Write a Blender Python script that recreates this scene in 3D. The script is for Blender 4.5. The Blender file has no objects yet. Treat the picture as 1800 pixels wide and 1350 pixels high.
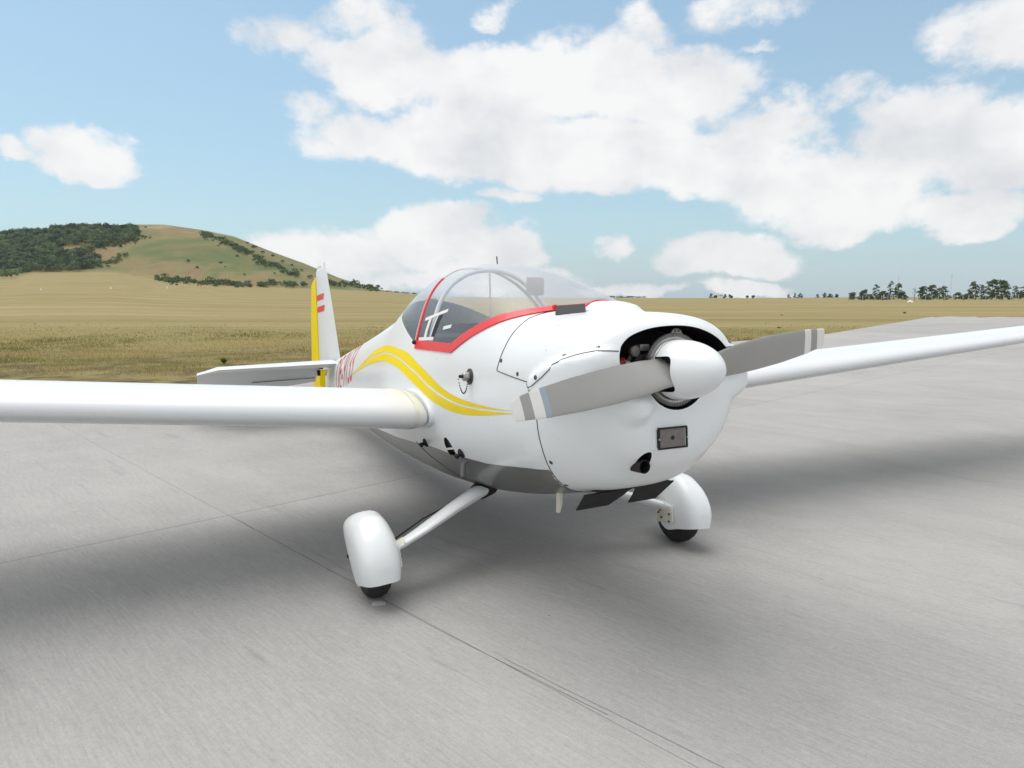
import bpy, bmesh, math, random
import numpy as np
from mathutils import Vector, Matrix
from mathutils.bvhtree import BVHTree
from mathutils import noise as mnoise

R = math.radians
scene = bpy.context.scene
col = scene.collection
rng = random.Random(7)
nrg = np.random.default_rng(7)

# ------------------------------------------------------------------ camera
CAM_H = 1.6
F_PX = 1250.0 / 1800.0            # focal length as a fraction of the picture width
PITCH = math.atan2(675 - 524, 1250)
cam_d = bpy.data.cameras.new('camera')
cam_d.sensor_width = 36.0
cam_d.lens = 36.0 * F_PX
cam_d.clip_start = 0.05
cam_d.clip_end = 30000.0
cam = bpy.data.objects.new('camera', cam_d)
col.objects.link(cam)
cam.location = (0, 0, CAM_H)
cam.rotation_euler = (math.pi / 2 - PITCH, 0, 0)
scene.camera = cam

# ---- light levels and cloud layout (used by the blocks at the top) ----
EXPOSURE = 0.8
SUN_E = 1.35
SKY_STR = 0.11
SKY_DUST = 1.0
SKY_TINT = (0.80, 0.97, 0.90)
CLOUD_STR = 0.56
CLOUD_WARP = 0.115
CLOUDS = [  # px, py, half width, half height (of the 1800 px picture), density
    (150, 270, 108, 60, 0.95), (2, 262, 34, 24, 0.7),
    (500, 48, 80, 44, 0.36), (660, 35, 95, 44, 0.38), (580, 95, 60, 30, 0.3),
    (690, 125, 150, 70, 0.9), (880, 155, 200, 82, 1.0), (1050, 140, 175, 92, 1.0), (1200, 155, 120, 78, 0.85),
    (640, 250, 120, 62, 0.8), (540, 190, 50, 32, 0.35), (830, 260, 230, 80, 1.0), (1040, 280, 250, 80, 1.1), (1240, 300, 220, 75, 1.0), (1340, 235, 95, 65, 0.8),
    (1470, 340, 200, 80, 1.0), (1640, 260, 170, 100, 1.0), (1790, 270, 170, 110, 1.1), (1500, 390, 130, 40, 0.8), (1700, 380, 130, 45, 0.8),
    (590, 450, 175, 55, 0.9), (770, 425, 105, 66, 1.15), (880, 445, 85, 56, 1.15), (895, 352, 60, 22, 0.6), (760, 490, 260, 30, 0.5),
    (1275, 455, 125, 50, 1.1), (1080, 430, 40, 18, 0.4),
    (1775, 60, 135, 80, 0.75), (1310, 515, 70, 22, 0.8), (1110, 515, 110, 18, 0.7),
    (1135, 40, 60, 38, 0.40), (1300, 25, 80, 36, 0.4), (1325, 86, 35, 10, 0.3), (860, 8, 40, 16, 0.3), (1480, 180, 50, 26, 0.35),
]

# ------------------------------------------------------------------ colour management
scene.view_settings.view_transform = 'Standard'
scene.view_settings.look = 'None'
scene.view_settings.exposure = EXPOSURE
scene.view_settings.gamma = 1.0
scene.view_settings.use_curve_mapping = False
scene.render.engine = 'CYCLES'
scene.cycles.max_bounces = 8
scene.cycles.transparent_max_bounces = 16
scene.cycles.use_denoising = True
scene.cycles.caustics_reflective = False
scene.cycles.caustics_refractive = False

# ------------------------------------------------------------------ sun (veiled by thin cloud: very soft)
SUN_EL, SUN_AZ = R(66), R(300)     # azimuth clockwise from +Y
sun_d = bpy.data.lights.new('sun', 'SUN')
sun_d.energy = SUN_E
sun_d.angle = R(60)
sun_d.color = (1.0, 0.965, 0.92)
sun = bpy.data.objects.new('sun', sun_d)
col.objects.link(sun)
sdir = Vector((math.sin(SUN_AZ) * math.cos(SUN_EL), math.cos(SUN_AZ) * math.cos(SUN_EL), math.sin(SUN_EL)))
sun.rotation_euler = (-sdir).to_track_quat('-Z', 'Y').to_euler()
sun.location = sdir * 50


# ------------------------------------------------------------------ node helpers
class NT:
    def __init__(s, nt):
        s.nt = nt
        s.nt.nodes.clear()

    def n(s, t, **kw):
        nd = s.nt.nodes.new(t)
        for k, v in kw.items():
            if k.startswith('_'):
                setattr(nd, k[1:], v)
            else:
                key = k
                if k.startswith('i') and k[1:].isdigit():
                    key = int(k[1:])
                else:
                    key = k.replace('__', ' ')
                if isinstance(v, bpy.types.NodeSocket):
                    s.nt.links.new(v, nd.inputs[key])
                else:
                    nd.inputs[key].default_value = v
        return nd

    def link(s, a, b):
        s.nt.links.new(a, b)

    def m(s, op, a, b=None, c=None, clamp=False):
        nd = s.nt.nodes.new('ShaderNodeMath')
        nd.operation = op
        nd.use_clamp = clamp
        for i, v in enumerate((a, b, c)):
            if v is None:
                continue
            if isinstance(v, bpy.types.NodeSocket):
                s.nt.links.new(v, nd.inputs[i])
            else:
                nd.inputs[i].default_value = v
        return nd.outputs[0]

    def ramp(s, fac, stops, interp='LINEAR'):
        nd = s.nt.nodes.new('ShaderNodeValToRGB')
        cr = nd.color_ramp
        cr.interpolation = interp
        while len(cr.elements) < len(stops):
            cr.elements.new(0.5)
        for e, (p, c) in zip(cr.elements, stops):
            e.position = p
            e.color = (c[0], c[1], c[2], 1) if not isinstance(c, (int, float)) else (c, c, c, 1)
        s.nt.links.new(fac, nd.inputs[0])
        return nd.outputs[0]

    def mix(s, fac, a, b, blend='MIX'):
        nd = s.nt.nodes.new('ShaderNodeMix')
        nd.data_type = 'RGBA'
        nd.blend_type = blend
        for i, v in ((0, fac), (6, a), (7, b)):
            if isinstance(v, bpy.types.NodeSocket):
                s.nt.links.new(v, nd.inputs[i])
            elif isinstance(v, (int, float)):
                nd.inputs[i].default_value = v if i == 0 else (v, v, v, 1)
            else:
                nd.inputs[i].default_value = (v[0], v[1], v[2], 1)
        return nd.outputs[2]

    def noise(s, vec, scale, detail=4, rough=0.5, dist=0.0):
        nd = s.nt.nodes.new('ShaderNodeTexNoise')
        nd.inputs['Scale'].default_value = scale
        nd.inputs['Detail'].default_value = detail
        nd.inputs['Roughness'].default_value = rough
        nd.inputs['Distortion'].default_value = dist
        if vec is not None:
            s.nt.links.new(vec, nd.inputs['Vector'])
        return nd.outputs['Fac']

    def mapping(s, vec, loc=(0, 0, 0), rot=(0, 0, 0), scale=(1, 1, 1)):
        nd = s.nt.nodes.new('ShaderNodeMapping')
        nd.inputs['Location'].default_value = loc
        nd.inputs['Rotation'].default_value = rot
        nd.inputs['Scale'].default_value = scale
        s.nt.links.new(vec, nd.inputs['Vector'])
        return nd.outputs[0]


def cam_ray(px, py):
    """direction of the ray through a pixel of the 1800 x 1350 picture"""
    c, sn = math.cos(PITCH), math.sin(PITCH)
    return Vector((1, 0, 0)) * ((px - 900) / 1250) + Vector((0, c, -sn)) - Vector((0, sn, c)) * ((py - 675) / 1250)


# ------------------------------------------------------------------ sky
world = bpy.data.worlds.new('World')
scene.world = world
world.use_nodes = True
W = NT(world.node_tree)
sky = W.n('ShaderNodeTexSky', _sky_type='NISHITA', _sun_disc=False)
sky.sun_elevation = SUN_EL
sky.sun_rotation = SUN_AZ
sky.altitude = 200
sky.air_density = 1.0
sky.dust_density = SKY_DUST
sky.ozone_density = 2.0
tc = W.n('ShaderNodeTexCoord')
sep = W.n('ShaderNodeSeparateXYZ', i0=tc.outputs['Generated'])
dx, dy, dz = sep.outputs
az = W.m('ARCTAN2', dx, dy)
el = W.m('ARCSINE', dz)
uv = W.n('ShaderNodeCombineXYZ', i0=az, i1=W.m('MULTIPLY', el, 1.35), i2=0.0).outputs[0]
# billowing displacement of the sky coordinates, so that cloud edges are cauliflowered
nz1 = W.n('ShaderNodeTexNoise', Scale=6.5, Detail=7.0, Roughness=0.58, Vector=uv)
warp = W.n('ShaderNodeVectorMath', _operation='SUBTRACT', i0=nz1.outputs['Color'], i1=(0.5, 0.5, 0.5))
sepw = W.n('ShaderNodeSeparateXYZ', i0=warp.outputs[0])
azw = W.m('MULTIPLY_ADD', sepw.outputs[0], CLOUD_WARP, az)
elw = W.m('MULTIPLY_ADD', sepw.outputs[1], CLOUD_WARP, el)
acc = None
low = None
for (px, py, rx, ry, st) in CLOUDS:
    d = cam_ray(px, py).normalized()
    a0, e0 = math.atan2(d.x, d.y), math.asin(d.z)
    ra, re = rx / 1250 * math.cos(a0) ** 1.2, ry / 1250 * math.cos(a0)
    q1 = W.m('MULTIPLY', W.m('SUBTRACT', azw, a0), 1 / ra)
    q2 = W.m('MULTIPLY', W.m('SUBTRACT', elw, e0), 1 / re)
    # flat bottoms: the lower half of each blob falls off faster
    q2 = W.m('MULTIPLY', q2, W.m('MULTIPLY_ADD', W.m('LESS_THAN', q2, 0.0), 0.35, 1.0))
    q = W.m('SUBTRACT', st, W.m('MULTIPLY', W.m('ADD', W.m('MULTIPLY', q1, q1), W.m('MULTIPLY', q2, q2)), st))
    q = W.m('MAXIMUM', q, -1.0)
    acc = q if acc is None else W.m('SMOOTH_MAX', acc, q, 0.25)
# unseen cloud outside the view, thickened to near overcast as added fill light
cell = W.noise(W.n('ShaderNodeCombineXYZ', i0=W.m('DIVIDE', dx, W.m('ADD', W.m('MAXIMUM', dz, 0.0), 0.25)),
                   i1=W.m('DIVIDE', dy, W.m('ADD', W.m('MAXIMUM', dz, 0.0), 0.25)), i2=3.7).outputs[0], 1.5, 6, 0.55)
inview = W.m('MULTIPLY', W.n('ShaderNodeMapRange', Value=W.m('ABSOLUTE', az), **{'From Min': 0.66, 'From Max': 0.80, 'To Min': 1.0, 'To Max': 0.0}).outputs[0],
             W.n('ShaderNodeMapRange', Value=el, **{'From Min': 0.42, 'From Max': 0.55, 'To Min': 1.0, 'To Max': 0.0}).outputs[0])
gen = W.m('MULTIPLY', W.m('SUBTRACT', cell, 0.34), 5.0)
gen = W.m('SUBTRACT', gen, W.m('MULTIPLY', inview, 4.0))
acc = W.m('MAXIMUM', acc, gen)
fine = W.noise(uv, 15.0, 8, 0.62)
dens = W.m('ADD', acc, W.m('MULTIPLY', W.m('SUBTRACT', fine, 0.5), 1.7))
mask = W.n('ShaderNodeMapRange', Value=dens, **{'From Min': -0.14, 'From Max': 0.50, 'To Min': 0.0, 'To Max': 1.0})
mask.interpolation_type = 'SMOOTHSTEP'
mask = mask.outputs[0]
# veil of thin high cloud, denser to the horizon
veil = W.m('MULTIPLY', W.ramp(W.m('MAXIMUM', dz, 0.0), [(0, 0.85), (0.10, 0.62), (0.4, 0.42), (1, 0.3)]), 1.0)
body_n = W.noise(W.mapping(uv, loc=(0.3, 0.12, 0)), 9.0, 5, 0.55)
shade = W.m('ADD', W.m('MULTIPLY', body_n, 0.55), W.m('MULTIPLY', W.noise(uv, 3.2, 3, 0.5), 0.45))
ccol = W.ramp(shade, [(0.37, (0.76, 0.78, 0.81)), (0.45, (0.87, 0.878, 0.89)), (0.55, (0.99, 0.985, 0.98))])
bright = W.n('ShaderNodeBackground', Color=ccol, Strength=CLOUD_STR)
tint = W.mix(1.0, sky.outputs[0], SKY_TINT, 'MULTIPLY')
blue = W.n('ShaderNodeBackground', Color=tint, Strength=SKY_STR)
veilb = W.n('ShaderNodeBackground', Color=(0.66, 0.825, 0.96, 1), Strength=0.395)
m1 = W.n('ShaderNodeMixShader', i0=veil, i1=blue.outputs[0], i2=veilb.outputs[0])
m2 = W.n('ShaderNodeMixShader', i0=W.m('MULTIPLY', mask, 0.96), i1=m1.outputs[0], i2=bright.outputs[0])
W.n('ShaderNodeOutputWorld', Surface=m2.outputs[0])


# ------------------------------------------------------------------ object helpers
def tag(o, label=None, cat=None, group=None, kind=None):
    if label: o['label'] = label
    if cat: o['category'] = cat
    if group: o['group'] = group
    if kind: o['kind'] = kind
    return o


def empty(name, loc=(0, 0, 0)):
    o = bpy.data.objects.new(name, None)
    o.empty_display_size = 0.2
    col.objects.link(o)
    o.location = loc
    return o


def link_mesh(name, me, mat=None, parent=None):
    if mat is not None:
        mats = mat if isinstance(mat, (list, tuple)) else [mat]
        for m_ in mats:
            me.materials.append(m_)
    o = bpy.data.objects.new(name, me)
    col.objects.link(o)
    if parent is not None:
        o.parent = parent
    return o


def mesh(name, verts, faces, mat=None, parent=None, smooth=True, sharp=None):
    me = bpy.data.meshes.new(name)
    me.from_pydata([tuple(v) for v in verts], [], [tuple(f) for f in faces])
    bm = bmesh.new()
    bm.from_mesh(me)
    bmesh.ops.recalc_face_normals(bm, faces=bm.faces)
    bm.to_mesh(me)
    bm.free()
    if smooth:
        me.shade_smooth()
        if sharp:
            me.set_sharp_from_angle(angle=R(sharp))
    return link_mesh(name, me, mat, parent)


def from_bm(name, bm, mat=None, parent=None, smooth=True, sharp=35, recalc=True):
    me = bpy.data.meshes.new(name)
    if recalc:
        bmesh.ops.recalc_face_normals(bm, faces=bm.faces)
    bm.to_mesh(me)
    bm.free()
    if smooth:
        me.shade_smooth()
        if sharp:
            me.set_sharp_from_angle(angle=R(sharp))
    return link_mesh(name, me, mat, parent)


def add_box(bm, c, size, rot=None, bevel=0.0):
    g = bmesh.ops.create_cube(bm, size=1.0)
    vs = g['verts']
    M = Matrix.Translation(Vector(c)) @ (rot.to_4x4() if rot is not None else Matrix.Identity(4)) @ Matrix.Diagonal((*size, 1))
    bmesh.ops.transform(bm, matrix=M, verts=vs)
    if bevel:
        es = set()
        for v in vs:
            es.update(v.link_edges)
        bmesh.ops.bevel(bm, geom=list(es), offset=bevel, segments=2, affect='EDGES', profile=0.5)


def add_tube(bm, pts, radii, seg=12, caps=True, flat=1.0, up=None):
    """swept tube through pts; flat scales one cross axis"""
    pts = [Vector(p) for p in pts]
    if isinstance(radii, (int, float)):
        radii = [radii] * len(pts)
    rings = []
    prev = None
    for i, p in enumerate(pts):
        t = (pts[min(i + 1, len(pts) - 1)] - pts[max(i - 1, 0)]).normalized()
        ref = Vector(up) if up is not None else (prev if prev is not None else (Vector((0, 0, 1)) if abs(t.z) < 0.9 else Vector((1, 0, 0))))
        b = t.cross(ref)
        if b.length < 1e-6:
            b = t.orthogonal()
        b.normalize()
        u = b.cross(t).normalized()
        prev = u
        ring = []
        for k in range(seg):
            a = 2 * math.pi * k / seg
            ring.append(bm.verts.new(p + (b * math.cos(a) + u * math.sin(a) * flat) * radii[i]))
        rings.append(ring)
    for r0, r1 in zip(rings, rings[1:]):
        for k in range(seg):
            bm.faces.new((r0[k], r0[(k + 1) % seg], r1[(k + 1) % seg], r1[k]))
    if caps:
        bm.faces.new(rings[0][::-1])
        bm.faces.new(rings[-1])
    return rings


def add_lathe(bm, prof, center=(0, 0, 0), axis='x', seg=32, close=False):
    """prof: (along axis, radius)"""
    rings = []
    c = Vector(center)
    for (a_, r_) in prof:
        if r_ < 1e-6:
            p = Vector((a_, 0, 0))
            if axis == 'y': p = Vector((0, a_, 0))
            if axis == 'z': p = Vector((0, 0, a_))
            rings.append([bm.verts.new(c + p)])
            continue
        ring = []
        for k in range(seg):
            t = 2 * math.pi * k / seg
            y, z = math.cos(t) * r_, math.sin(t) * r_
            p = Vector((a_, y, z))
            if axis == 'y': p = Vector((y, a_, z))
            if axis == 'z': p = Vector((y, z, a_))
            ring.append(bm.verts.new(c + p))
        rings.append(ring)
    pairs = list(zip(rings, rings[1:]))
    if close:
        pairs.append((rings[-1], rings[0]))
    for r0, r1 in pairs:
        if len(r0) == 1 and len(r1) == 1:
            continue
        for k in range(seg):
            k2 = (k + 1) % seg
            if len(r0) == 1:
                bm.faces.new((r0[0], r1[k2], r1[k]))
            elif len(r1) == 1:
                bm.faces.new((r0[k], r0[k2], r1[0]))
            else:
                bm.faces.new((r0[k], r0[k2], r1[k2], r1[k]))


def add_prism(bm, poly, lo, hi, axis='x'):
    """extrude a 2-D polygon along an axis"""
    def P(a, b, c):
        if axis == 'x': return (c, a, b)
        if axis == 'y': return (a, c, b)
        return (a, b, c)
    v0 = [bm.verts.new(P(a, b, lo)) for a, b in poly]
    v1 = [bm.verts.new(P(a, b, hi)) for a, b in poly]
    n = len(poly)
    fs = [bm.faces.new(v0[::-1]), bm.faces.new(v1)]
    for i in range(n):
        fs.append(bm.faces.new((v0[i], v0[(i + 1) % n], v1[(i + 1) % n], v1[i])))
    bmesh.ops.recalc_face_normals(bm, faces=fs)


def copy_tree(o, parent=None):
    c = o.copy()
    col.objects.link(c)
    c.parent = parent
    for ch in list(o.children):
        copy_tree(ch, c)
    return c


def smooth_poly(pts, per=8, closed=False):
    """Catmull-Rom resample of a point list"""
    P = [np.array(p, float) for p in pts]
    n = len(P)
    out = []
    rng_ = range(n if closed else n - 1)
    for i in rng_:
        p0 = P[(i - 1) % n] if closed or i > 0 else 2 * P[0] - P[1]
        p1, p2 = P[i], P[(i + 1) % n]
        p3 = P[(i + 2) % n] if closed or i + 2 < n else 2 * P[-1] - P[-2]
        for k in range(per):
            t = k / per
            out.append(0.5 * (2 * p1 + (p2 - p0) * t + (2 * p0 - 5 * p1 + 4 * p2 - p3) * t * t + (3 * p1 - p0 - 3 * p2 + p3) * t ** 3))
    if not closed:
        out.append(P[-1])
    return out


# ------------------------------------------------------------------ aircraft frame: x aft, y to its right wing, z up; origin at the propeller hub
A_O = Vector((0.7293, 2.9650, 1.3019))
A_X = Vector((-0.42741889, 0.89984274, -0.08715574))
A_Y = Vector((-0.90328, -0.42905156, 0.0))
A_Z = A_X.cross(A_Y).normalized()
M_AC = Matrix((A_X, A_Y, A_Z)).transposed().to_4x4()
M_AC.translation = A_O
ROOT_LOCAL = Vector((1.4006, 0, -1.1843))      # between the main wheels on the ground: the base of the aircraft


def to_world(p):
    return M_AC @ Vector(p)


# fuselage stations: x, top, bottom, half width, height of the widest point, roundness above / below
ST = np.array([
    # x      zt     zb      w     zw     nt    nb
    [0.060, 0.120, -0.270, 0.230, -0.05, 2.3, 2.1],
    [0.066, 0.160, -0.320, 0.280, -0.04, 2.4, 2.1],
    [0.085, 0.198, -0.365, 0.330, -0.03, 2.6, 2.1],
    [0.120, 0.222, -0.410, 0.372, -0.03, 2.7, 2.15],
    [0.180, 0.243, -0.455, 0.410, -0.03, 2.8, 2.2],
    [0.300, 0.262, -0.525, 0.452, -0.04, 2.8, 2.5],
    [0.450, 0.276, -0.568, 0.480, -0.05, 2.7, 2.8],
    [0.600, 0.290, -0.600, 0.497, -0.06, 2.6, 2.85],
    [0.660, 0.305, -0.612, 0.502, -0.06, 2.55, 2.75],
    [0.800, 0.365, -0.640, 0.512, -0.07, 2.45, 2.6],
    [1.000, 0.455, -0.680, 0.524, -0.08, 2.35, 2.5],
    [1.300, 0.570, -0.725, 0.536, -0.09, 2.25, 2.35],
    [1.600, 0.648, -0.755, 0.540, -0.10, 2.2, 2.35],
    [2.000, 0.695, -0.775, 0.532, -0.10, 2.2, 2.35],
    [2.400, 0.705, -0.785, 0.510, -0.10, 2.2, 2.35],
    [2.800, 0.665, -0.785, 0.475, -0.11, 2.15, 2.3],
    [3.200, 0.575, -0.780, 0.435, -0.12, 2.1, 2.3],
    [3.600, 0.490, -0.770, 0.390, -0.13, 2.0, 2.3],
    [4.300, 0.400, -0.735, 0.320, -0.14, 2.0, 2.3],
    [5.300, 0.290, -0.665, 0.230, -0.15, 2.0, 2.2],
    [6.300, 0.190, -0.580, 0.150, -0.17, 2.0, 2.2],
    [7.000, 0.110, -0.510, 0.095, -0.18, 2.0, 2.2],
    [7.700, 0.040, -0.420, 0.035, -0.18, 2.0, 2.2],
])


def pchip(xs, ys, x):
    """monotone cubic interpolation"""
    h = np.diff(xs)
    d = np.diff(ys) / h
    m_ = np.zeros_like(ys)
    m_[0], m_[-1] = d[0], d[-1]
    for i in range(1, len(xs) - 1):
        if d[i - 1] * d[i] > 0:
            w1, w2 = 2 * h[i] + h[i - 1], h[i] + 2 * h[i - 1]
            m_[i] = (w1 + w2) / (w1 / d[i - 1] + w2 / d[i])
    x = np.clip(x, xs[0], xs[-1])
    k = np.clip(np.searchsorted(xs, x) - 1, 0, len(xs) - 2)
    t = (x - xs[k]) / h[k]
    return ((1 + 2 * t) * (1 - t) ** 2 * ys[k] + t * (1 - t) ** 2 * h[k] * m_[k]
            + t * t * (3 - 2 * t) * ys[k + 1] + t * t * (t - 1) * h[k] * m_[k + 1])


def sec(x):
    return [float(pchip(ST[:, 0], ST[:, j], x)) for j in range(1, 7)]


def section(x, n=72):
    """closed cross-section, starting at the keel and going up the right side"""
    zt, zb, w, zw, nt, nb = sec(x)
    a = np.linspace(-math.pi / 2, math.pi / 2, n + 1)
    # even out the spacing along the outline
    def raw(a):
        s_, c_ = np.sin(a), np.cos(a)
        nn = np.where(s_ >= 0, nt, nb)
        y = w * np.abs(c_) ** (2 / nn)
        z = zw + np.where(s_ >= 0, (zt - zw), (zw - zb)) * np.sign(s_) * np.abs(s_) ** (2 / nn)
        return y, z
    aa = np.linspace(-math.pi / 2, math.pi / 2, 1601)
    y, z = raw(aa)
    L = np.concatenate([[0], np.cumsum(np.hypot(np.diff(y), np.diff(z)))])
    t = np.linspace(0, L[-1], n + 1)
    yy, zz = np.interp(t, L, y), np.interp(t, L, z)
    yy[0] = yy[-1] = 0
    return yy, zz


def sstep(e0, e1, v):
    t = min(1, max(0, (v - e0) / (e1 - e0)))
    return t * t * (3 - 2 * t)


def bump(p):
    """cylinder cheeks and chin bulges of the cowling"""
    x, y, z = p
    dxx = dyy = dzz = 0.0
    ay = abs(y)
    if x < 0.62 and ay > 0.12:
        # cheek over the cylinders
        d = math.hypot((x - 0.16) / 0.36, (z - (0.0 - 0.15 * max(0, x - 0.1))) / (0.115 if z > 0 else 0.15))
        if d < 1:
            k = (1 - d * d)
            dyy += math.copysign(0.078 * min(1, 1.6 * k) * sstep(0, .30, k) * sstep(0.22, 0.34, ay), y)
    if x < 0.35 and y > 0:
        d = math.hypot((ay - 0.215) / 0.085, (z + 0.150) / 0.080)
        if d < 1.3:
            dxx -= 0.055 * (1 - sstep(0.35, 1.12, d))
    # little hump in front of the windscreen
    d = math.hypot((x - 0.57) / 0.17, (y + 0.03) / 0.155)
    if d < 1 and z > 0.1:
        dzz += 0.050 * (1 - d * d) ** 0.75 * sstep(0, 0.3, 1 - d)
    return (x + dxx, y + dyy, z + dzz)


def body_grid():
    xs = np.concatenate([np.array([0.060, 0.0605, 0.062, 0.064, 0.068, 0.073, 0.079, 0.086, 0.094]),
                         np.arange(0.104, 0.70, 0.0125), np.arange(0.70, 3.0, 0.03), np.arange(3.0, 7.7, 0.05), [7.7]])
    n = 72
    V = []
    for x in xs:
        yy, zz = section(x, n)
        ring = [(x, yy[i], zz[i]) for i in range(n + 1)] + [(x, -yy[i], zz[i]) for i in range(n - 1, 0, -1)]
        V += [bump(p) for p in ring]
    m_ = 2 * n
    F = []
    for i in range(len(xs) - 1):
        for k in range(m_):
            k2 = (k + 1) % m_
            F.append((i * m_ + k, i * m_ + k2, (i + 1) * m_ + k2, (i + 1) * m_ + k))
    # front cap: shrinking rings keep the nose face evenly meshed
    base = 0
    prev = list(range(m_))
    c = np.array([0.058, 0, -0.06])
    for s_ in (0.85, 0.65, 0.45, 0.25, 0.1):
        st = len(V)
        for k in range(m_):
            p = np.array(V[k])
            q = c + (p - c) * s_
            V.append(bump((0.0585, q[1], q[2])))
        for k in range(m_):
            k2 = (k + 1) % m_
            F.append((prev[k2], prev[k], st + k, st + k2))
        prev = list(range(st, st + m_))
    V.append((0.058, 0, -0.06))
    ci = len(V) - 1
    for k in range(m_):
        F.append((prev[(k + 1) % m_], prev[k], ci))
    last = (len(xs) - 1) * m_
    V.append((7.705, 0, -0.18))
    ci = len(V) - 1
    for k in range(m_):
        F.append((last + k, last + (k + 1) % m_, ci))
    return V, F


BV, BF = body_grid()
BODY = BVHTree.FromPolygons([Vector(v) for v in BV], BF)


# ------------------------------------------------------------------ materials
def new_mat(name):
    m_ = bpy.data.materials.new(name)
    m_.use_nodes = True
    return m_, NT(m_.node_tree)


def pbsdf(T, **kw):
    b = T.n('ShaderNodeBsdfPrincipled', **kw)
    T.n('ShaderNodeOutputMaterial', Surface=b.outputs[0])
    return b


def simple(name, color, rough=0.5, metal=0.0, coat=0.0, var=0.0, scale=8.0, bump=0.0, spec=0.5):
    m_, T = new_mat(name)
    tc_ = T.n('ShaderNodeTexCoord').outputs['Object']
    c = (*color, 1)
    kw = {}
    if var:
        nz = T.noise(tc_, scale, 5, 0.6)
        c = T.mix(nz, tuple(x * (1 - var) for x in color), tuple(min(1, x * (1 + var)) for x in color))
    if bump:
        bn = T.n('ShaderNodeBump', Strength=bump, Distance=0.01, Height=T.noise(tc_, scale * 6, 4, 0.6))
        kw['Normal'] = bn.outputs[0]
    pbsdf(T, **{'Base__Color': c, 'Roughness': rough, 'Metallic': metal, 'Coat__Weight': coat, 'Specular__IOR__Level': spec, **kw})
    return m_


def white_paint(name, base=(0.80, 0.84, 0.862), specks=True, grime=0.07, rough=0.28):
    m_, T = new_mat(name)
    tc_ = T.n('ShaderNodeTexCoord').outputs['Object']
    big = T.noise(tc_, 1.3, 2, 0.5)
    c = T.mix(T.n('ShaderNodeMapRange', Value=big, **{'From Min': 0.45, 'From Max': 0.75, 'To Min': 0.0, 'To Max': grime}).outputs[0], base, (0.66, 0.65, 0.61))
    if specks:
        vor = T.n('ShaderNodeTexVoronoi', Vector=tc_, Scale=17.0)
        pick = T.m('GREATER_THAN', T.n('ShaderNodeSeparateColor', i0=vor.outputs['Color']).outputs[0], 0.80)
        sz = T.m('MULTIPLY', T.n('ShaderNodeSeparateColor', i0=vor.outputs['Color']).outputs[1], 0.085)
        dot = T.m('LESS_THAN', vor.outputs['Distance'], sz)
        c = T.mix(T.m('MULTIPLY', T.m('MULTIPLY', dot, pick), 0.75), c, (0.12, 0.11, 0.10))
    r_ = rough
    pbsdf(T, **{'Base__Color': c, 'Roughness': r_, 'Coat__Weight': 0.2, 'Coat__Roughness': 0.2})
    return m_


MAT_WHITE = white_paint('white_gelcoat')
MAT_WING = white_paint('white_fabric_wing', (0.735, 0.76, 0.785), specks=True, grime=0.05, rough=0.33)
MAT_FAIRING = white_paint('white_wheel_fairing', grime=0.18)
MAT_YELLOW = simple('yellow_vinyl', (0.86, 0.66, 0.0), 0.45, var=0.03, spec=0.2)
MAT_RED = simple('red_paint', (0.72, 0.012, 0.018), 0.38, coat=0.2, var=0.04)
MAT_REGRED = simple('red_lettering', (0.62, 0.03, 0.035), 0.4)
MAT_BELLY = simple('grey_belly_paint', (0.14, 0.142, 0.14), 0.30, var=0.12, scale=3, coat=0.2)
MAT_BLACK = simple('black_cavity', (0.008, 0.008, 0.009), 0.7)
MAT_RUBBER = simple('black_rubber', (0.008, 0.008, 0.008), 0.7, var=0.3, scale=20, bump=0.25)
MAT_TYRE = simple('tyre_rubber', (0.014, 0.014, 0.015), 0.75, var=0.35, scale=30, bump=0.3)
MAT_BLADE = simple('grey_blade_paint', (0.345, 0.342, 0.332), 0.34, var=0.05, scale=5, coat=0.0)
MAT_BLADEWHITE = simple('white_blade_band', (0.78, 0.775, 0.75), 0.35, var=0.03)
MAT_BLADEBLUE = simple('blue_grey_tape', (0.33, 0.40, 0.47), 0.35)
MAT_STEEL = simple('machined_steel', (0.42, 0.41, 0.40), 0.35, metal=1.0, var=0.3, scale=25)
MAT_DARKSTEEL = simple('dull_steel', (0.10, 0.095, 0.09), 0.45, metal=0.8, var=0.3, scale=30)
MAT_ALLOY = simple('cast_alloy', (0.30, 0.29, 0.28), 0.4, metal=0.5, var=0.35, scale=30)
MAT_EXHAUST = simple('sooty_exhaust', (0.03, 0.028, 0.027), 0.55, metal=0.4, var=0.3, scale=30)
MAT_ENGINE = simple('engine_dark', (0.03, 0.03, 0.032), 0.5, metal=0.3, var=0.5, scale=25)
MAT_REDRUBBER = simple('red_hose', (0.30, 0.02, 0.015), 0.5)
MAT_SEAM = simple('panel_gap', (0.045, 0.045, 0.045), 0.8)
MAT_TRIM = simple('cream_trim', (0.70, 0.68, 0.60), 0.5, var=0.15, scale=14)
MAT_SEAT = simple('navy_upholstery', (0.020, 0.030, 0.062), 0.85, var=0.35, scale=40, bump=0.2)
MAT_TUB = simple('navy_cabin_lining', (0.024, 0.036, 0.075), 0.8, var=0.35, scale=22)
MAT_PANEL = simple('panel_black', (0.02, 0.02, 0.021), 0.6)
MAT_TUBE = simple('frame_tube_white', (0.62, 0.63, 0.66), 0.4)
MAT_PLACARD = simple('placard', (0.72, 0.72, 0.72), 0.5)
MAT_GREYBOX = simple('grey_plastic', (0.45, 0.45, 0.49), 0.6)


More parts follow.
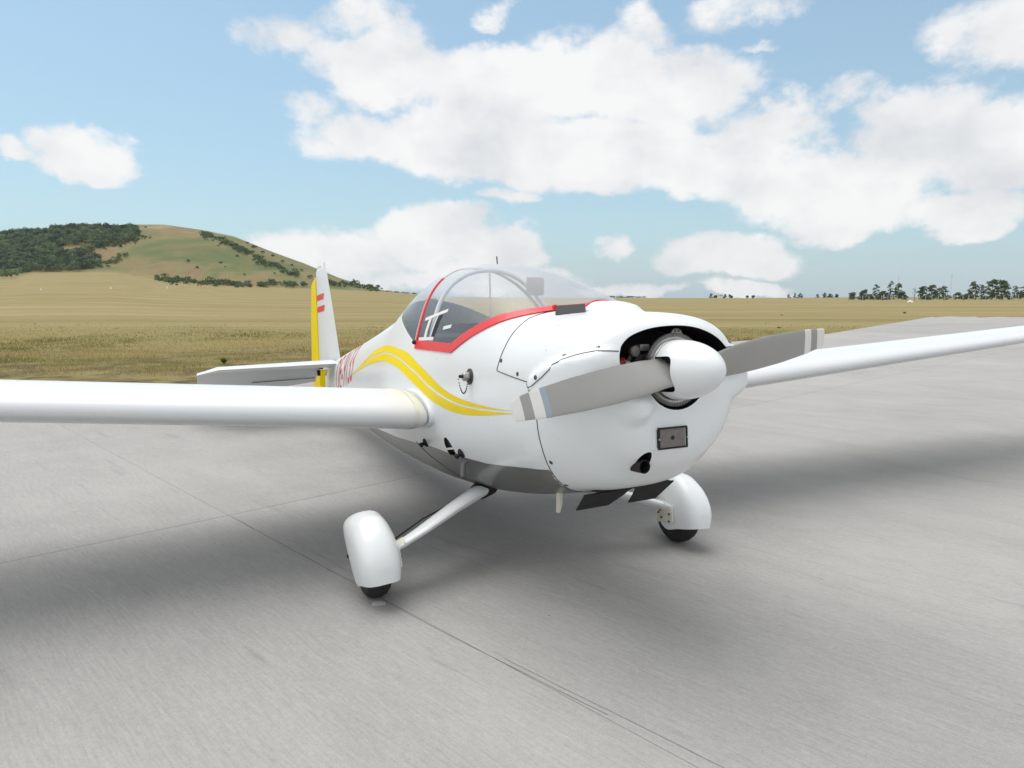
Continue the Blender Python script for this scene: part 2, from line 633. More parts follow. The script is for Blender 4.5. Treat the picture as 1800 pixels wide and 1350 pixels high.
def glass_mat(name, haze, tint):
    m_, T = new_mat(name)
    geo = T.n('ShaderNodeNewGeometry')
    tc_ = T.n('ShaderNodeTexCoord').outputs['Object']
    front = T.m('SUBTRACT', 1.0, geo.outputs['Backfacing'])
    fr = T.n('ShaderNodeFresnel', IOR=1.45).outputs[0]
    lw = T.n('ShaderNodeLayerWeight', Blend=0.5).outputs['Facing']
    tr = T.n('ShaderNodeBsdfTransparent', Color=(*tint, 1))
    gl = T.n('ShaderNodeBsdfGlossy', Color=(1, 1, 1, 1), Roughness=0.24)
    df = T.n('ShaderNodeBsdfDiffuse', Color=(0.86, 0.88, 0.90, 1))
    tl = T.n('ShaderNodeBsdfTranslucent', Color=(0.86, 0.88, 0.90, 1))
    dust_glare = T.n('ShaderNodeMixShader', i0=0.5, i1=df.outputs[0], i2=tl.outputs[0])  # dusty white film that also paints in sky glare
    sc_ = T.noise(tc_, 60.0, 5, 0.75)
    spot = T.n('ShaderNodeMapRange', Value=sc_, **{'From Min': 0.57, 'From Max': 0.74, 'To Min': 0.0, 'To Max': 0.08}).outputs[0]
    nz_ = T.m('MAXIMUM', T.m('ABSOLUTE', T.n('ShaderNodeSeparateXYZ', i0=geo.outputs['Normal']).outputs[2]), 0.0)
    crown_glare = T.m('MULTIPLY', T.m('MULTIPLY', nz_, nz_), 0.30)          # dusty crown, whitened further by painted-in sky reflection
    hz = T.m('ADD', T.m('ADD', T.m('MULTIPLY_ADD', T.m('MULTIPLY', lw, lw), 0.24, haze), crown_glare), spot, clamp=True)
    a_ = T.n('ShaderNodeMixShader', i0=hz, i1=tr.outputs[0], i2=dust_glare.outputs[0])
    b_ = T.n('ShaderNodeMixShader', i0=T.m('MULTIPLY', T.m('MULTIPLY', fr, 0.65), front, clamp=True), i1=a_.outputs[0], i2=gl.outputs[0])
    T.n('ShaderNodeOutputMaterial', Surface=b_.outputs[0])
    return m_


MAT_GLASS = glass_mat('canopy_acrylic', 0.0, (0.97, 0.98, 0.99))
MAT_LENS = simple('lamp_lens', (0.20, 0.185, 0.18), 0.3, var=0.5, scale=60, coat=0.6)
MAT_REFLECTOR = simple('lamp_reflector', (0.40, 0.38, 0.37), 0.3, metal=0.7, var=0.4, scale=30)

B_DIR = R(-46.15)      # broom direction of the concrete in plan


def concrete_mat(name):
    m_, T = new_mat(name)
    geo = T.n('ShaderNodeNewGeometry').outputs['Position']
    rot = T.mapping(geo, rot=(0, 0, -B_DIR))                       # x now runs along the brooming
    streak = T.noise(T.mapping(rot, scale=(1.1, 13.0, 1)), 3.0, 5, 0.7, 0.3)
    streak2 = T.noise(T.mapping(rot, scale=(0.35, 1.6, 1)), 2.0, 4, 0.6, 0.3)
    fine = T.noise(T.mapping(rot, scale=(7.0, 80.0, 1)), 1.0, 3, 0.6)
    mid = T.noise(geo, 38.0, 5, 0.75)
    blot = T.noise(geo, 0.55, 6, 0.62, 0.4)
    blot2 = T.noise(geo, 0.16, 3, 0.5)
    grit = T.noise(geo, 160.0, 3, 0.7)
    v = T.m('MULTIPLY_ADD', T.m('SUBTRACT', streak, 0.5), 0.06, 0.352)
    v = T.m('MULTIPLY_ADD', T.m('SUBTRACT', streak2, 0.5), 0.07, v)
    v = T.m('MULTIPLY_ADD', T.m('SUBTRACT', fine, 0.5), 0.13, v)
    v = T.m('MULTIPLY_ADD', T.m('SUBTRACT', blot, 0.5), 0.16, v)
    v = T.m('MULTIPLY_ADD', T.m('SUBTRACT', mid, 0.5), 0.14, v)
    v = T.m('MULTIPLY_ADD', T.m('SUBTRACT', blot2, 0.5), 0.08, v)
    v = T.m('MULTIPLY_ADD', T.m('SUBTRACT', grit, 0.5), 0.20, v)
    # sparse small pits and spots
    vor = T.n('ShaderNodeTexVoronoi', Vector=geo, Scale=4.5)
    sc_ = T.n('ShaderNodeSeparateColor', i0=vor.outputs['Color'])
    dot = T.m('MULTIPLY', T.m('LESS_THAN', vor.outputs['Distance'], T.m('MULTIPLY', sc_.outputs[1], 0.05)), T.m('GREATER_THAN', sc_.outputs[0], 0.8))
    # dark worn streaks along the brooming
    worn = T.n('ShaderNodeMapRange', Value=T.noise(T.mapping(rot, loc=(3, 7, 0), scale=(0.4, 4.5, 1)), 1.6, 6, 0.7, 0.2), **{'From Min': 0.60, 'From Max': 0.74, 'To Min': 0.0, 'To Max': 0.24}).outputs[0]
    v = T.m('MULTIPLY', v, T.m('SUBTRACT', 1.0, worn))
    v = T.m('MULTIPLY', v, T.m('MULTIPLY_ADD', dot, -0.5, 1.0))
    oi = T.n('ShaderNodeObjectInfo').outputs['Random']
    v = T.m('MULTIPLY', v, T.m('MULTIPLY_ADD', oi, 0.07, 0.965))
    colr = T.n('ShaderNodeCombineColor', i0=T.m('MULTIPLY', v, 1.0), i1=T.m('MULTIPLY', v, 0.985), i2=T.m('MULTIPLY', v, 0.958)).outputs[0]
    h = T.m('ADD', T.m('MULTIPLY', fine, 0.6), T.m('MULTIPLY', grit, 0.4))
    bn = T.n('ShaderNodeBump', Strength=0.35, Distance=0.006, Height=h)
    pbsdf(T, **{'Base__Color': colr, 'Roughness': 0.82, 'Normal': bn.outputs[0], 'Specular__IOR__Level': 0.3})
    return m_


MAT_CONCRETE = concrete_mat('broomed_concrete')
MAT_JOINT = simple('joint_filler', (0.20, 0.195, 0.185), 0.9, var=0.3, scale=5)


def field_mat(name):
    m_, T = new_mat(name)
    geo = T.n('ShaderNodeNewGeometry').outputs['Position']
    at = T.n('ShaderNodeAttribute', _attribute_name='wild').outputs['Fac']       # 0 mown field, 1 hillside
    sp = T.n('ShaderNodeSeparateXYZ', i0=geo)
    dist = T.n('ShaderNodeVectorMath', _operation='LENGTH', i0=geo).outputs['Value']
    # mowing swaths and patches
    sw = T.noise(T.mapping(geo, rot=(0, 0, R(4)), scale=(0.010, 0.16, 1)), 1.0, 5, 0.6, 0.2)
    sw2 = T.noise(T.mapping(geo, rot=(0, 0, R(-6)), scale=(0.05, 0.75, 1)), 1.0, 5, 0.65, 0.2)
    pat = T.noise(geo, 0.09, 6, 0.65, 0.3)
    tuft = T.noise(geo, 2.4, 6, 0.7)
    tuft2 = T.noise(geo, 11.0, 5, 0.7)
    base = T.ramp(T.m('ADD', T.m('MULTIPLY', sw, 0.62), T.m('MULTIPLY', T.m('ADD', T.m('MULTIPLY', sw2, 0.5), T.m('MULTIPLY', pat, 0.5)), 0.38)),
                  [(0.34, (0.19, 0.165, 0.068)), (0.46, (0.29, 0.24, 0.115)), (0.56, (0.36, 0.30, 0.155)), (0.68, (0.44, 0.37, 0.21))])
    green = T.n('ShaderNodeMapRange', Value=pat, **{'From Min': 0.50, 'From Max': 0.66, 'To Min': 0.0, 'To Max': 0.55}).outputs[0]
    c = T.mix(green, base, (0.21, 0.205, 0.065))
    c = T.mix(T.n('ShaderNodeMapRange', Value=tuft, **{'From Min': 0.45, 'From Max': 0.72, 'To Min': 0.0, 'To Max': 0.35}).outputs[0], c, (0.16, 0.13, 0.05))
    c = T.mix(T.m('MULTIPLY', tuft2, 0.35), c, (0.18, 0.14, 0.06))
    verge = T.m('ADD', sp.outputs[1], T.m('MULTIPLY', T.m('SUBTRACT', sw2, 0.5), 60.0))
    vg = T.n('ShaderNodeMapRange', Value=verge, **{'From Min': 28.0, 'From Max': 70.0, 'To Min': 1.0, 'To Max': 0.0}).outputs[0]
    c = T.mix(T.m('MULTIPLY', vg, 0.40), c, (0.215, 0.190, 0.075))      # the uncut verge beside the paving
    # bare soil near the concrete
    soil_d = T.n('ShaderNodeMapRange', Value=sp.outputs[1], **{'From Min': 17.0, 'From Max': 26.0, 'To Min': 1.0, 'To Max': 0.0}).outputs[0]
    so = T.n('ShaderNodeMapRange', Value=T.noise(geo, 0.9, 6, 0.7), **{'From Min': 0.46, 'From Max': 0.58, 'To Min': 0.0, 'To Max': 0.75}).outputs[0]
    c = T.mix(T.m('MULTIPLY', so, soil_d), c, (0.075, 0.056, 0.040))
    # hillside: dry grass, rusty and green patches
    hp = T.noise(T.mapping(geo, scale=(0.012, 0.008, 0.03)), 1.0, 6, 0.62, 0.6)
    hc = T.ramp(hp, [(0.36, (0.095, 0.14, 0.058)), (0.45, (0.165, 0.165, 0.075)), (0.52, (0.225, 0.190, 0.095)), (0.58, (0.215, 0.155, 0.085)), (0.66, (0.28, 0.24, 0.14))])
    hn = T.noise(T.mapping(geo, scale=(1, 0.4, 1)), 0.045, 8, 0.72, 0.5)
    hc = T.mix(T.n('ShaderNodeMapRange', Value=hn, **{'From Min': 0.50, 'From Max': 0.72, 'To Min': 0.0, 'To Max': 0.6}).outputs[0], hc, (0.125, 0.15, 0.06))
    c = T.mix(at, c, hc)
    near = T.n('ShaderNodeMapRange', Value=dist, **{'From Min': 20.0, 'From Max': 90.0, 'To Min': 1.0, 'To Max': 0.25}).outputs[0]
    bn = T.n('ShaderNodeBump', Strength=T.m('MULTIPLY', near, 0.8), Distance=0.12, Height=T.m('ADD', tuft, T.m('MULTIPLY', tuft2, 0.5)))
    pbsdf(T, **{'Base__Color': c, 'Roughness': 0.95, 'Normal': bn.outputs[0], 'Specular__IOR__Level': 0.1})
    return m_


MAT_FIELD = field_mat('dry_grassland')


def leaf_mat(name, dark, light, scale=0.6):
    m_, T = new_mat(name)
    geo = T.n('ShaderNodeNewGeometry')
    rnd = T.noise(geo.outputs['Position'], scale, 3, 0.6)
    per = T.n('ShaderNodeAttribute', _attribute_name='tone').outputs['Fac']
    f = T.m('ADD', T.m('MULTIPLY', rnd, 0.45), T.m('MULTIPLY', per, 0.55), clamp=True)
    c = T.ramp(f, [(0.25, dark), (0.75, light)])
    d = T.n('ShaderNodeBsdfDiffuse', Color=c)
    t = T.n('ShaderNodeBsdfTranslucent', Color=c)
    mx = T.n('ShaderNodeMixShader', i0=0.25, i1=d.outputs[0], i2=t.outputs[0])
    T.n('ShaderNodeOutputMaterial', Surface=mx.outputs[0])
    return m_


MAT_WOOD = leaf_mat('forest_leaves', (0.038, 0.066, 0.050), (0.175, 0.245, 0.125), 0.05)
MAT_BUSH = leaf_mat('bush_leaves', (0.060, 0.095, 0.055), (0.135, 0.185, 0.085), 0.1)
MAT_TREE = leaf_mat('tree_leaves', (0.055, 0.085, 0.048), (0.14, 0.185, 0.085), 0.4)
MAT_WEED = leaf_mat('weed_leaves', (0.07, 0.11, 0.02), (0.17, 0.22, 0.05), 4.0)
def grass_mat(name):
    m_, T = new_mat(name)
    geo = T.n('ShaderNodeNewGeometry').outputs['Position']
    per = T.n('ShaderNodeAttribute', _attribute_name='tone').outputs['Fac']
    c = T.ramp(per, [(0.1, (0.29, 0.235, 0.095)), (0.5, (0.46, 0.375, 0.17)), (0.9, (0.66, 0.55, 0.29))])
    gb = T.noise(T.mapping(geo, rot=(0, 0, R(-3)), scale=(0.06, 0.22, 1)), 1.0, 5, 0.65, 0.4)
    g = T.n('ShaderNodeMapRange', Value=gb, **{'From Min': 0.44, 'From Max': 0.60, 'To Min': 0.0, 'To Max': 0.85}).outputs[0]
    gc = T.ramp(per, [(0.1, (0.115, 0.135, 0.038)), (0.9, (0.27, 0.27, 0.085))])
    c = T.mix(g, c, gc)
    d = T.n('ShaderNodeBsdfDiffuse', Color=c)
    t = T.n('ShaderNodeBsdfTranslucent', Color=c)
    mx = T.n('ShaderNodeMixShader', i0=0.25, i1=d.outputs[0], i2=t.outputs[0])
    T.n('ShaderNodeOutputMaterial', Surface=mx.outputs[0])
    return m_


MAT_GRASS = grass_mat('grass_blades')
MAT_BARK = simple('bark', (0.07, 0.055, 0.045), 0.9, var=0.3, scale=3)
MAT_POST = simple('concrete_post', (0.42, 0.42, 0.41), 0.8, var=0.1, scale=2)
MAT_MARK = simple('marker_white', (0.80, 0.80, 0.78), 0.6, var=0.04, scale=3)
MAT_MAST = simple('galvanised_mast', (0.40, 0.42, 0.44), 0.5, metal=0.3)
MAT_TAPE = simple('pale_tape', (0.62, 0.63, 0.66), 0.4, var=0.08, scale=30)


# ------------------------------------------------------------------ ground: field and hill as one sheet, apron of concrete slabs
def interp(xs, ys, x):
    return float(np.interp(x, xs, ys))


CREST_PX = [-400, -200, 0, 100, 240, 300, 360, 420, 480, 540, 600, 660, 700, 780, 1000]
CREST_PY = [500, 470, 424, 409, 402, 401, 409, 421, 444, 465, 490, 508, 515, 523, 524]
FOOT_PX = [-400, 0, 60, 200, 280, 400, 540, 680, 780, 1000, 1300, 1500, 1800, 2200]
FOOT_PY = [489, 487, 480, 479, 491, 503, 508, 513, 522, 523.5, 524, 522.5, 521, 520]
Y_FOOT, Y_CREST = 600.0, 900.0


def height(x, y):
    """ground height: level by the apron, the field climbing gently to the foot of the hill on the left"""
    if y < 40:
        return 0.0
    px = 900 + 1250 * x / y
    zf = CAM_H + (524 - interp(FOOT_PX, FOOT_PY, px)) / 1250 * Y_FOOT
    zc = CAM_H + (524 - interp(CREST_PX, CREST_PY, px)) / 1250 * Y_CREST
    if y <= Y_FOOT:
        t = (y - 40) / (Y_FOOT - 40)
        return max(0.0, zf) * (0.35 * t + 0.65 * t * t)
    rise = max(0.0, zc - zf)
    t = (y - Y_FOOT) / (Y_CREST - Y_FOOT)
    if t <= 1:
        k = math.sin(t * math.pi / 2) ** 1.15
        nzz = mnoise.noise((x * 0.012, y * 0.012, 0.3)) * 3.0 * min(1, rise / 30) * math.sin(math.pi * min(1, t))
        return zf + rise * k + nzz
    return max(zf, zf + rise * max(0.0, 1 - ((t - 1) / 2.2) ** 2))


def terrain():
    rs = np.concatenate([[0.0], np.geomspace(3, 40, 26), np.geomspace(44, 560, 50), np.linspace(575, 960, 70), np.geomspace(1000, 3000, 20)])
    az = np.concatenate([np.linspace(-math.pi, -0.95, 30, endpoint=False), np.linspace(-0.95, 0.95, 330), np.linspace(0.95, math.pi, 30, endpoint=False)[1:]])
    n = len(az)
    V, Wd = [], []
    for r in rs[1:]:
        for a_ in az:
            x, y = r * math.sin(a_), r * math.cos(a_)
            z = height(x, y) if abs(a_) < 1.2 else 0.0
            near = 1 - sstep(30, 120, r)
            V.append((x, y, z - 0.04 + 0.03 * near * mnoise.noise((x * 0.8, y * 0.8, 1.0)) * sstep(10, 16, r)))
            px = 900 + 1250 * x / max(y, 1)
            Wd.append(sstep(Y_FOOT - 12, Y_FOOT + 25, y) * (1 - sstep(640, 760, px)) if y > 0 else 0.0)
    F = []
    m_ = len(rs) - 1
    for i in range(m_ - 1):
        for k in range(n):
            k2 = (k + 1) % n
            F.append((i * n + k, i * n + k2, (i + 1) * n + k2, (i + 1) * n + k))
    V.append((0, 0, -0.04))
    Wd.append(0)
    for k in range(n):
        F.append((len(V) - 1, (k + 1) % n, k))
    me = bpy.data.meshes.new('field')
    me.from_pydata(V, [], F)
    bm = bmesh.new()
    bm.from_mesh(me)
    bmesh.ops.recalc_face_normals(bm, faces=bm.faces)
    if sum(f.normal.z for f in bm.faces) < 0:
        bmesh.ops.reverse_faces(bm, faces=bm.faces)
    bm.to_mesh(me)
    bm.free()
    me.shade_smooth()
    at = me.attributes.new('wild', 'FLOAT', 'POINT')
    at.data.foreach_set('value', np.array(Wd, dtype=np.float32))
    o = link_mesh('field', me, MAT_FIELD)
    return tag(o, kind='structure', label='dry mown grass field rising to a bare hill on the left')


def sstep(e0, e1, v):
    t = min(1, max(0, (v - e0) / (e1 - e0)))
    return t * t * (3 - 2 * t)


field = terrain()

# plan axes of the paving: U along the brooming, N across it
UB = np.array([math.cos(B_DIR), math.sin(B_DIR)])
NB = np.array([-UB[1], UB[0]])


def plan(n_, d_):
    return UB * d_ + NB * n_


def clip(poly, a, b, c):
    """keep the side of a*x+b*y <= c"""
    out = []
    for i in range(len(poly)):
        p, q = poly[i], poly[(i + 1) % len(poly)]
        fp, fq = a * p[0] + b * p[1] - c, a * q[0] + b * q[1] - c
        if fp <= 0:
            out.append(p)
        if (fp < 0 < fq) or (fq < 0 < fp):
            t = fp / (fp - fq)
            out.append((p[0] + t * (q[0] - p[0]), p[1] + t * (q[1] - p[1])))
    return out


# outline of the paving in (n, d): straight edge along the field, then the corner of the taxiway
OUT = [(-60, -13.3), (32.5, -13.3), (78.8, -21.0), (87.4, -16.3), (260, 50), (260, 160), (-60, 160)]
apron = empty('apron', (0, 0, 0))
tag(apron, kind='structure', label='grey broomed concrete apron laid in large slabs')
bm = bmesh.new()
add_prism(bm, [tuple(plan(*p)) for p in OUT], -0.12, -0.028, 'z')
from_bm('joint_bed', bm, MAT_JOINT, apron, smooth=False)

n_cuts = [-60, -24, -15.0, -6.5, 2.03, 10.5, 19.0, 27.5, 36, 53, 90, 260]
d_cuts = [-40, -13.3, -5.15, 3.6, 12.4, 40, 160]
GAP = 0.0013
for i in range(len(n_cuts) - 1):
    for j in range(len(d_cuts) - 1):
        p = list(OUT)
        p = clip(p, -1, 0, -(n_cuts[i] + GAP))
        if p: p = clip(p, 1, 0, n_cuts[i + 1] - GAP)
        if p: p = clip(p, 0, -1, -(d_cuts[j] + GAP * 2.2))
        if p: p = clip(p, 0, 1, d_cuts[j + 1] - GAP * 2.2)
        if len(p) < 3:
            continue
        w = [plan(*q) for q in p]
        if all(q[1] < -2 for q in w) and i > 6:
            continue
        bm = bmesh.new()
        top, bot = 0.0, -0.026
        vt = [bm.verts.new((q[0], q[1], top)) for q in w]
        vb = [bm.verts.new((q[0], q[1], bot)) for q in w]
        f = bm.faces.new(vt)
        for k in range(len(w)):
            bm.faces.new((vt[k], vb[k], vb[(k + 1) % len(w)], vt[(k + 1) % len(w)]))
        from_bm('concrete_slab', bm, MAT_CONCRETE, apron, smooth=False)

# thin construction crack and saw line running with the brooming, off the main joint
def ground_line(name, pts, width, mat_, z=0.002, label=None, wob=0.005):
    V, F = [], []
    P = []
    for a, b in zip(pts, pts[1:]):
        L = math.hypot(b[0] - a[0], b[1] - a[1])
        k = max(2, int(L / 0.06))
        for t in range(k):
            P.append((a[0] + (b[0] - a[0]) * t / k, a[1] + (b[1] - a[1]) * t / k))
    P.append(pts[-1])
    for i, p in enumerate(P):
        a, b = P[max(0, i - 1)], P[min(len(P) - 1, i + 1)]
        d = np.array([b[0] - a[0], b[1] - a[1]])
        d /= np.linalg.norm(d)
        nn = np.array([-d[1], d[0]])
        o_ = np.array(p) + nn * wob * (mnoise.noise((p[0] * 3, p[1] * 3, 0)) + 0.5 * mnoise.noise((p[0] * 11, p[1] * 11, 0)))
        w = width * (0.55 + 0.9 * abs(mnoise.noise((p[0] * 7, p[1] * 7, 3))))
        V += [(*(o_ + nn * w / 2), z), (*(o_ - nn * w / 2), z)]
    for i in range(len(P) - 1):
        F.append((2 * i, 2 * i + 1, 2 * i + 3, 2 * i + 2))
    return mesh(name, V, F, mat_, apron, smooth=False)


ground_line('crack', [tuple(plan(2.035, -5.1)), tuple(plan(2.02, -2.6)), tuple(plan(2.05, -1.6))], 0.004, MAT_JOINT, 0.0015)
ground_line('crack', [tuple(plan(2.06, -2.2)), tuple(plan(2.09, -1.2)), tuple(plan(2.12, -0.4))], 0.0035, MAT_JOINT, 0.0015)


# ------------------------------------------------------------------ the aircraft
root = empty('motor_glider')
root.matrix_world = M_AC @ Matrix.Translation(ROOT_LOCAL)
tag(root, 'white low-wing motor glider with yellow swoosh stripes and grey two-blade propeller, parked on the concrete', 'aircraft')
OFF = Matrix.Translation(-ROOT_LOCAL)


def part(o, parent=None):
    """hang a mesh built in aircraft coordinates on the aircraft (or on a part of it)"""
    if not o.get('shifted'):
        pass
    o.parent = parent if parent is not None else root
    return o


def pm(name, bm, mat_, parent=None, sharp=35, smooth=True):
    """part from a bmesh in aircraft coordinates"""
    bmesh.ops.transform(bm, matrix=OFF, verts=bm.verts)
    return from_bm(name, bm, mat_, parent if parent is not None else root, smooth=smooth, sharp=sharp)


def pv(name, V, F, mat_, parent=None, sharp=None, smooth=True):
    V = [tuple(Vector(v) - ROOT_LOCAL) for v in V]
    return mesh(name, V, F, mat_, parent if parent is not None else root, smooth=smooth, sharp=sharp)


# smooth normals of the uncut outer skin
_me = bpy.data.meshes.new('skin')
_me.from_pydata(BV, [], BF)
_me.update()
SKIN_N = [Vector(v.normal) for v in _me.vertices]
_cen = sum(((Vector(BV[f[0]]) - Vector((2, 0, -.2))).dot(Vector(SKIN_N[f[0]])) for f in BF[2000:6000]), 0.0)
if _cen < 0:
    SKIN_N = [-n_ for n_ in SKIN_N]
from mathutils.interpolate import poly_3d_calc


def skin(p):
    """nearest point of the outer skin and its outward normal"""
    loc, nor, idx, dist = BODY.find_nearest(Vector(p))
    f = BF[idx]
    w = poly_3d_calc([Vector(BV[i]) for i in f], loc)
    n_ = Vector((0, 0, 0))
    for i, wi in zip(f, w):
        n_ += SKIN_N[i] * wi
    return loc, n_.normalized(), dist


# ---- openings cut into the nose
_IN = [(.286, .040), (.283, .075), (.264, .115), (.217, .151), (.13, .178), (.026, .189), (-.08, .186), (-.168, .166), (-.245, .128), (-.286, .085), (-.292, .045),
          (-.262, -.005), (-.215, -.045)]
INTAKE = [tuple(p) for p in smooth_poly(_IN, 5)]
for k in range(0, 17):
    a_ = R(-22) - (R(180 - 44)) * k / 16
    INTAKE.append((-.170 * math.cos(a_), .170 * math.sin(a_) - 0.002))
INTAKE += [(.215, -.045), (.262, -.005)]
EXH = [(p[0], p[1]) for p in smooth_poly([(.124, -.349), (.153, -.349), (.172, -.376), (.168, -.422), (.146, -.440), (.121, -.436), (.113, -.402)], 5, True)]
VENT = [(p[0], p[1]) for p in smooth_poly([(1.54, -.492), (1.53, -.45), (1.555, -.405), (1.60, -.385), (1.645, -.41), (1.66, -.455), (1.655, -.492), (1.60, -.497)], 4, True)]

bm = bmesh.new()
vs = [bm.verts.new(v) for v in BV]
for f in BF:
    bm.faces.new([vs[i] for i in f])
bmesh.ops.recalc_face_normals(bm, faces=bm.faces)
me = bpy.data.meshes.new('tmp_body')
bm.to_mesh(me)
bm.free()
tmp = bpy.data.objects.new('tmp_body', me)
col.objects.link(tmp)
cutters = []


def cutter(poly, lo, hi, axis='x'):
    b = bmesh.new()
    add_prism(b, poly, lo, hi, axis)
    m_ = bpy.data.meshes.new('tmp_cut')
    b.to_mesh(m_)
    b.free()
    o = bpy.data.objects.new('tmp_cut', m_)
    col.objects.link(o)
    cutters.append(o)
    md = tmp.modifiers.new('cut', 'BOOLEAN')
    md.operation = 'DIFFERENCE'
    md.solver = 'EXACT'
    md.object = o


cutter(INTAKE, -0.3, 0.36)
cutter(EXH, -0.3, 0.30)
cutter(VENT, 0.40, 0.9, 'y')
dg = bpy.context.evaluated_depsgraph_get()
res = bpy.data.meshes.new_from_object(tmp.evaluated_get(dg))
for o in cutters + [tmp]:
    m_ = o.data
    bpy.data.objects.remove(o)
    bpy.data.meshes.remove(m_)

# ---- regions of the skin, drawn in side view (x, z)
GLASS = [(.70, 1.2), (.70, .292), (.781, .289), (.878, .273), (.985, .245), (1.154, .194), (1.391, .114), (2.10, .153), (2.119, .19), (2.311, .246), (2.526, .314), (2.896, .41), (3.22, .56), (3.32, 1.2)]
UPPER = [(.66, .5), (.69, .30), (.745, .264), (.756, .205), (.767, .129), (.795, .047), (.813, .019), (.624, -.018), (.380, -.055), (.295, -.008), (.242, .032), (.182, .061), (.132, .082), (.093, .088), (.0, .088), (-.2, .5)]
LOWER = [(.380, -.055), (.46, -.16), (.464, -.252), (.473, -.334), (.492, -.419), (.53, -.514), (.60, -.596), (.61, -1), (-1, -1), (-1, .088), (.093, .088), (.132, .082), (.182, .061), (.242, .032), (.295, -.008)]
GREY = [(.46, -.445), (.729, -.464), (1.121, -.491), (1.558, -.491), (1.989, -.480), (3.057, -.525), (4.2, -.55), (7.8, -.45)]


def inside(poly, x, z):
    c = False
    n = len(poly)
    for i in range(n):
        (x0, z0), (x1, z1) = poly[i], poly[(i + 1) % n]
        if (z0 > z) != (z1 > z) and x < x0 + (z - z0) / (z1 - z0) * (x1 - x0):
            c = not c
    return c


bm = bmesh.new()
bm.from_mesh(res)


def score(poly):
    """cut the skin along a side-view line, so that a boundary is a clean edge"""
    for (x0, z0), (x1, z1) in zip(poly, poly[1:]):
        d = Vector((x1 - x0, 0, z1 - z0))
        nn = Vector((-d.z, 0, d.x)).normalized()
        lo, hi = min(x0, x1) - 1e-4, max(x0, x1) + 1e-4
        zl, zh = min(z0, z1) - 1e-4, max(z0, z1) + 1e-4
        fs = [f for f in bm.faces if max(v.co.x for v in f.verts) >= lo and min(v.co.x for v in f.verts) <= hi
              and max(v.co.z for v in f.verts) >= zl and min(v.co.z for v in f.verts) <= zh]
        gs = set(fs)
        for f in fs:
            gs.update(f.edges)
            gs.update(f.verts)
        bmesh.ops.bisect_plane(bm, geom=list(gs), dist=1e-5, plane_co=(x0, 0, z0), plane_no=nn)


score(GREY)
score(GLASS[1:13])
kinds = {}
cav = bm.faces.layers.int.new('cav')
reg = bm.faces.layers.int.new('reg')
for f in bm.faces:
    c = f.calc_center_median()
    loc, nor, idx, dist = BODY.find_nearest(c)
    if dist > 0.0035:
        f[cav] = 1
        f[reg] = 1 if c.x < 0.5 else 0
        continue
    if c.x < 0.9 and inside(UPPER, c.x, c.z):
        f[reg] = 2
    elif c.x < 0.7 and inside(LOWER, c.x, c.z):
        f[reg] = 1
    elif inside(GLASS, c.x, c.z):
        f[reg] = 4 if c.x > 2.09 + max(0, c.z - .2) * .35 else 3
    else:
        gz = float(np.interp(c.x, [p[0] for p in GREY], [p[1] for p in GREY]))
        f[reg] = 5 if c.z < gz else 0


def take(r, name, mats):
    b = bm.copy()
    rl, cl = b.faces.layers.int['reg'], b.faces.layers.int['cav']
    bmesh.ops.delete(b, geom=[f for f in b.faces if f[rl] != r], context='FACES')
    for f in b.faces:
        f.material_index = 1 if (f[cl] and len(mats) > 1) else 0
        f.smooth = True
    b.normal_update()
    m_ = bpy.data.meshes.new(name)
    b.to_mesh(m_)
    cavs = [f[cl] for f in b.faces]
    b.free()
    vn = {}
    ln = []
    for p in m_.polygons:
        cv = cavs[p.index]
        for li in p.loop_indices:
            vi = m_.loops[li].vertex_index
            if cv:
                ln.append(tuple(p.normal))
                continue
            if vi not in vn:
                vn[vi] = tuple(skin(m_.vertices[vi].co)[1])
            ln.append(vn[vi])
    m_.transform(OFF)
    m_.normals_split_custom_set(ln)
    return link_mesh(name, m_, mats, root)


fuselage = take(0, 'fuselage', [MAT_WHITE, MAT_BLACK])
cowling = take(1, 'cowling', [MAT_WHITE, MAT_BLACK])
upper_cowl = take(2, 'cowling_hood', [MAT_WHITE, MAT_BLACK])
canopy = take(3, 'canopy', [MAT_GLASS])
rear_win = take(4, 'rear_window', [MAT_GLASS])
belly = take(5, 'belly_panel', [MAT_BELLY])
bm.free()
bpy.data.meshes.remove(res)


# ---- strips laid on the skin
def ribbon(name, pts, width, thick, mat_, parent, step=0.02, lift=0.0008, taper=None, closed=False):
    P = [Vector(p) for p in pts]
    Q = []
    for a, b in zip(P, P[1:]):
        k = max(1, int((b - a).length / step))
        for t in range(k):
            Q.append(a.lerp(b, t / k))
    Q.append(P[-1])
    S = [skin(q)[:2] for q in Q]
    V, F = [], []
    n = len(S)
    for i, (p, nn) in enumerate(S):
        a, b = S[max(0, i - 1)][0], S[min(n - 1, i + 1)][0]
        t = (b - a)
        t = t.normalized() if t.length > 1e-7 else Vector((1, 0, 0))
        s_ = t.cross(nn).normalized()
        w = width if taper is None else width * taper(i / (n - 1))
        l_, ln_, _ = skin(p + s_ * w / 2)
        r_, rn_, _ = skin(p - s_ * w / 2)
        V += [l_ + ln_ * (lift - 0.004), l_ + ln_ * (lift + thick), p + nn * (lift + thick * 1.05), r_ + rn_ * (lift + thick), r_ + rn_ * (lift - 0.004)]
    for i in range(n - 1):
        for k in range(4):
            F.append((5 * i + k, 5 * i + k + 1, 5 * i + 5 + k + 1, 5 * i + 5 + k))
    F.append((0, 1, 2, 3, 4))
    e = 5 * (n - 1)
    F.append((e + 4, e + 3, e + 2, e + 1, e))
    return pv(name, V, F, mat_, parent, sharp=40)


def mir(pts):
    return [(x, -y, z) for x, y, z in pts]


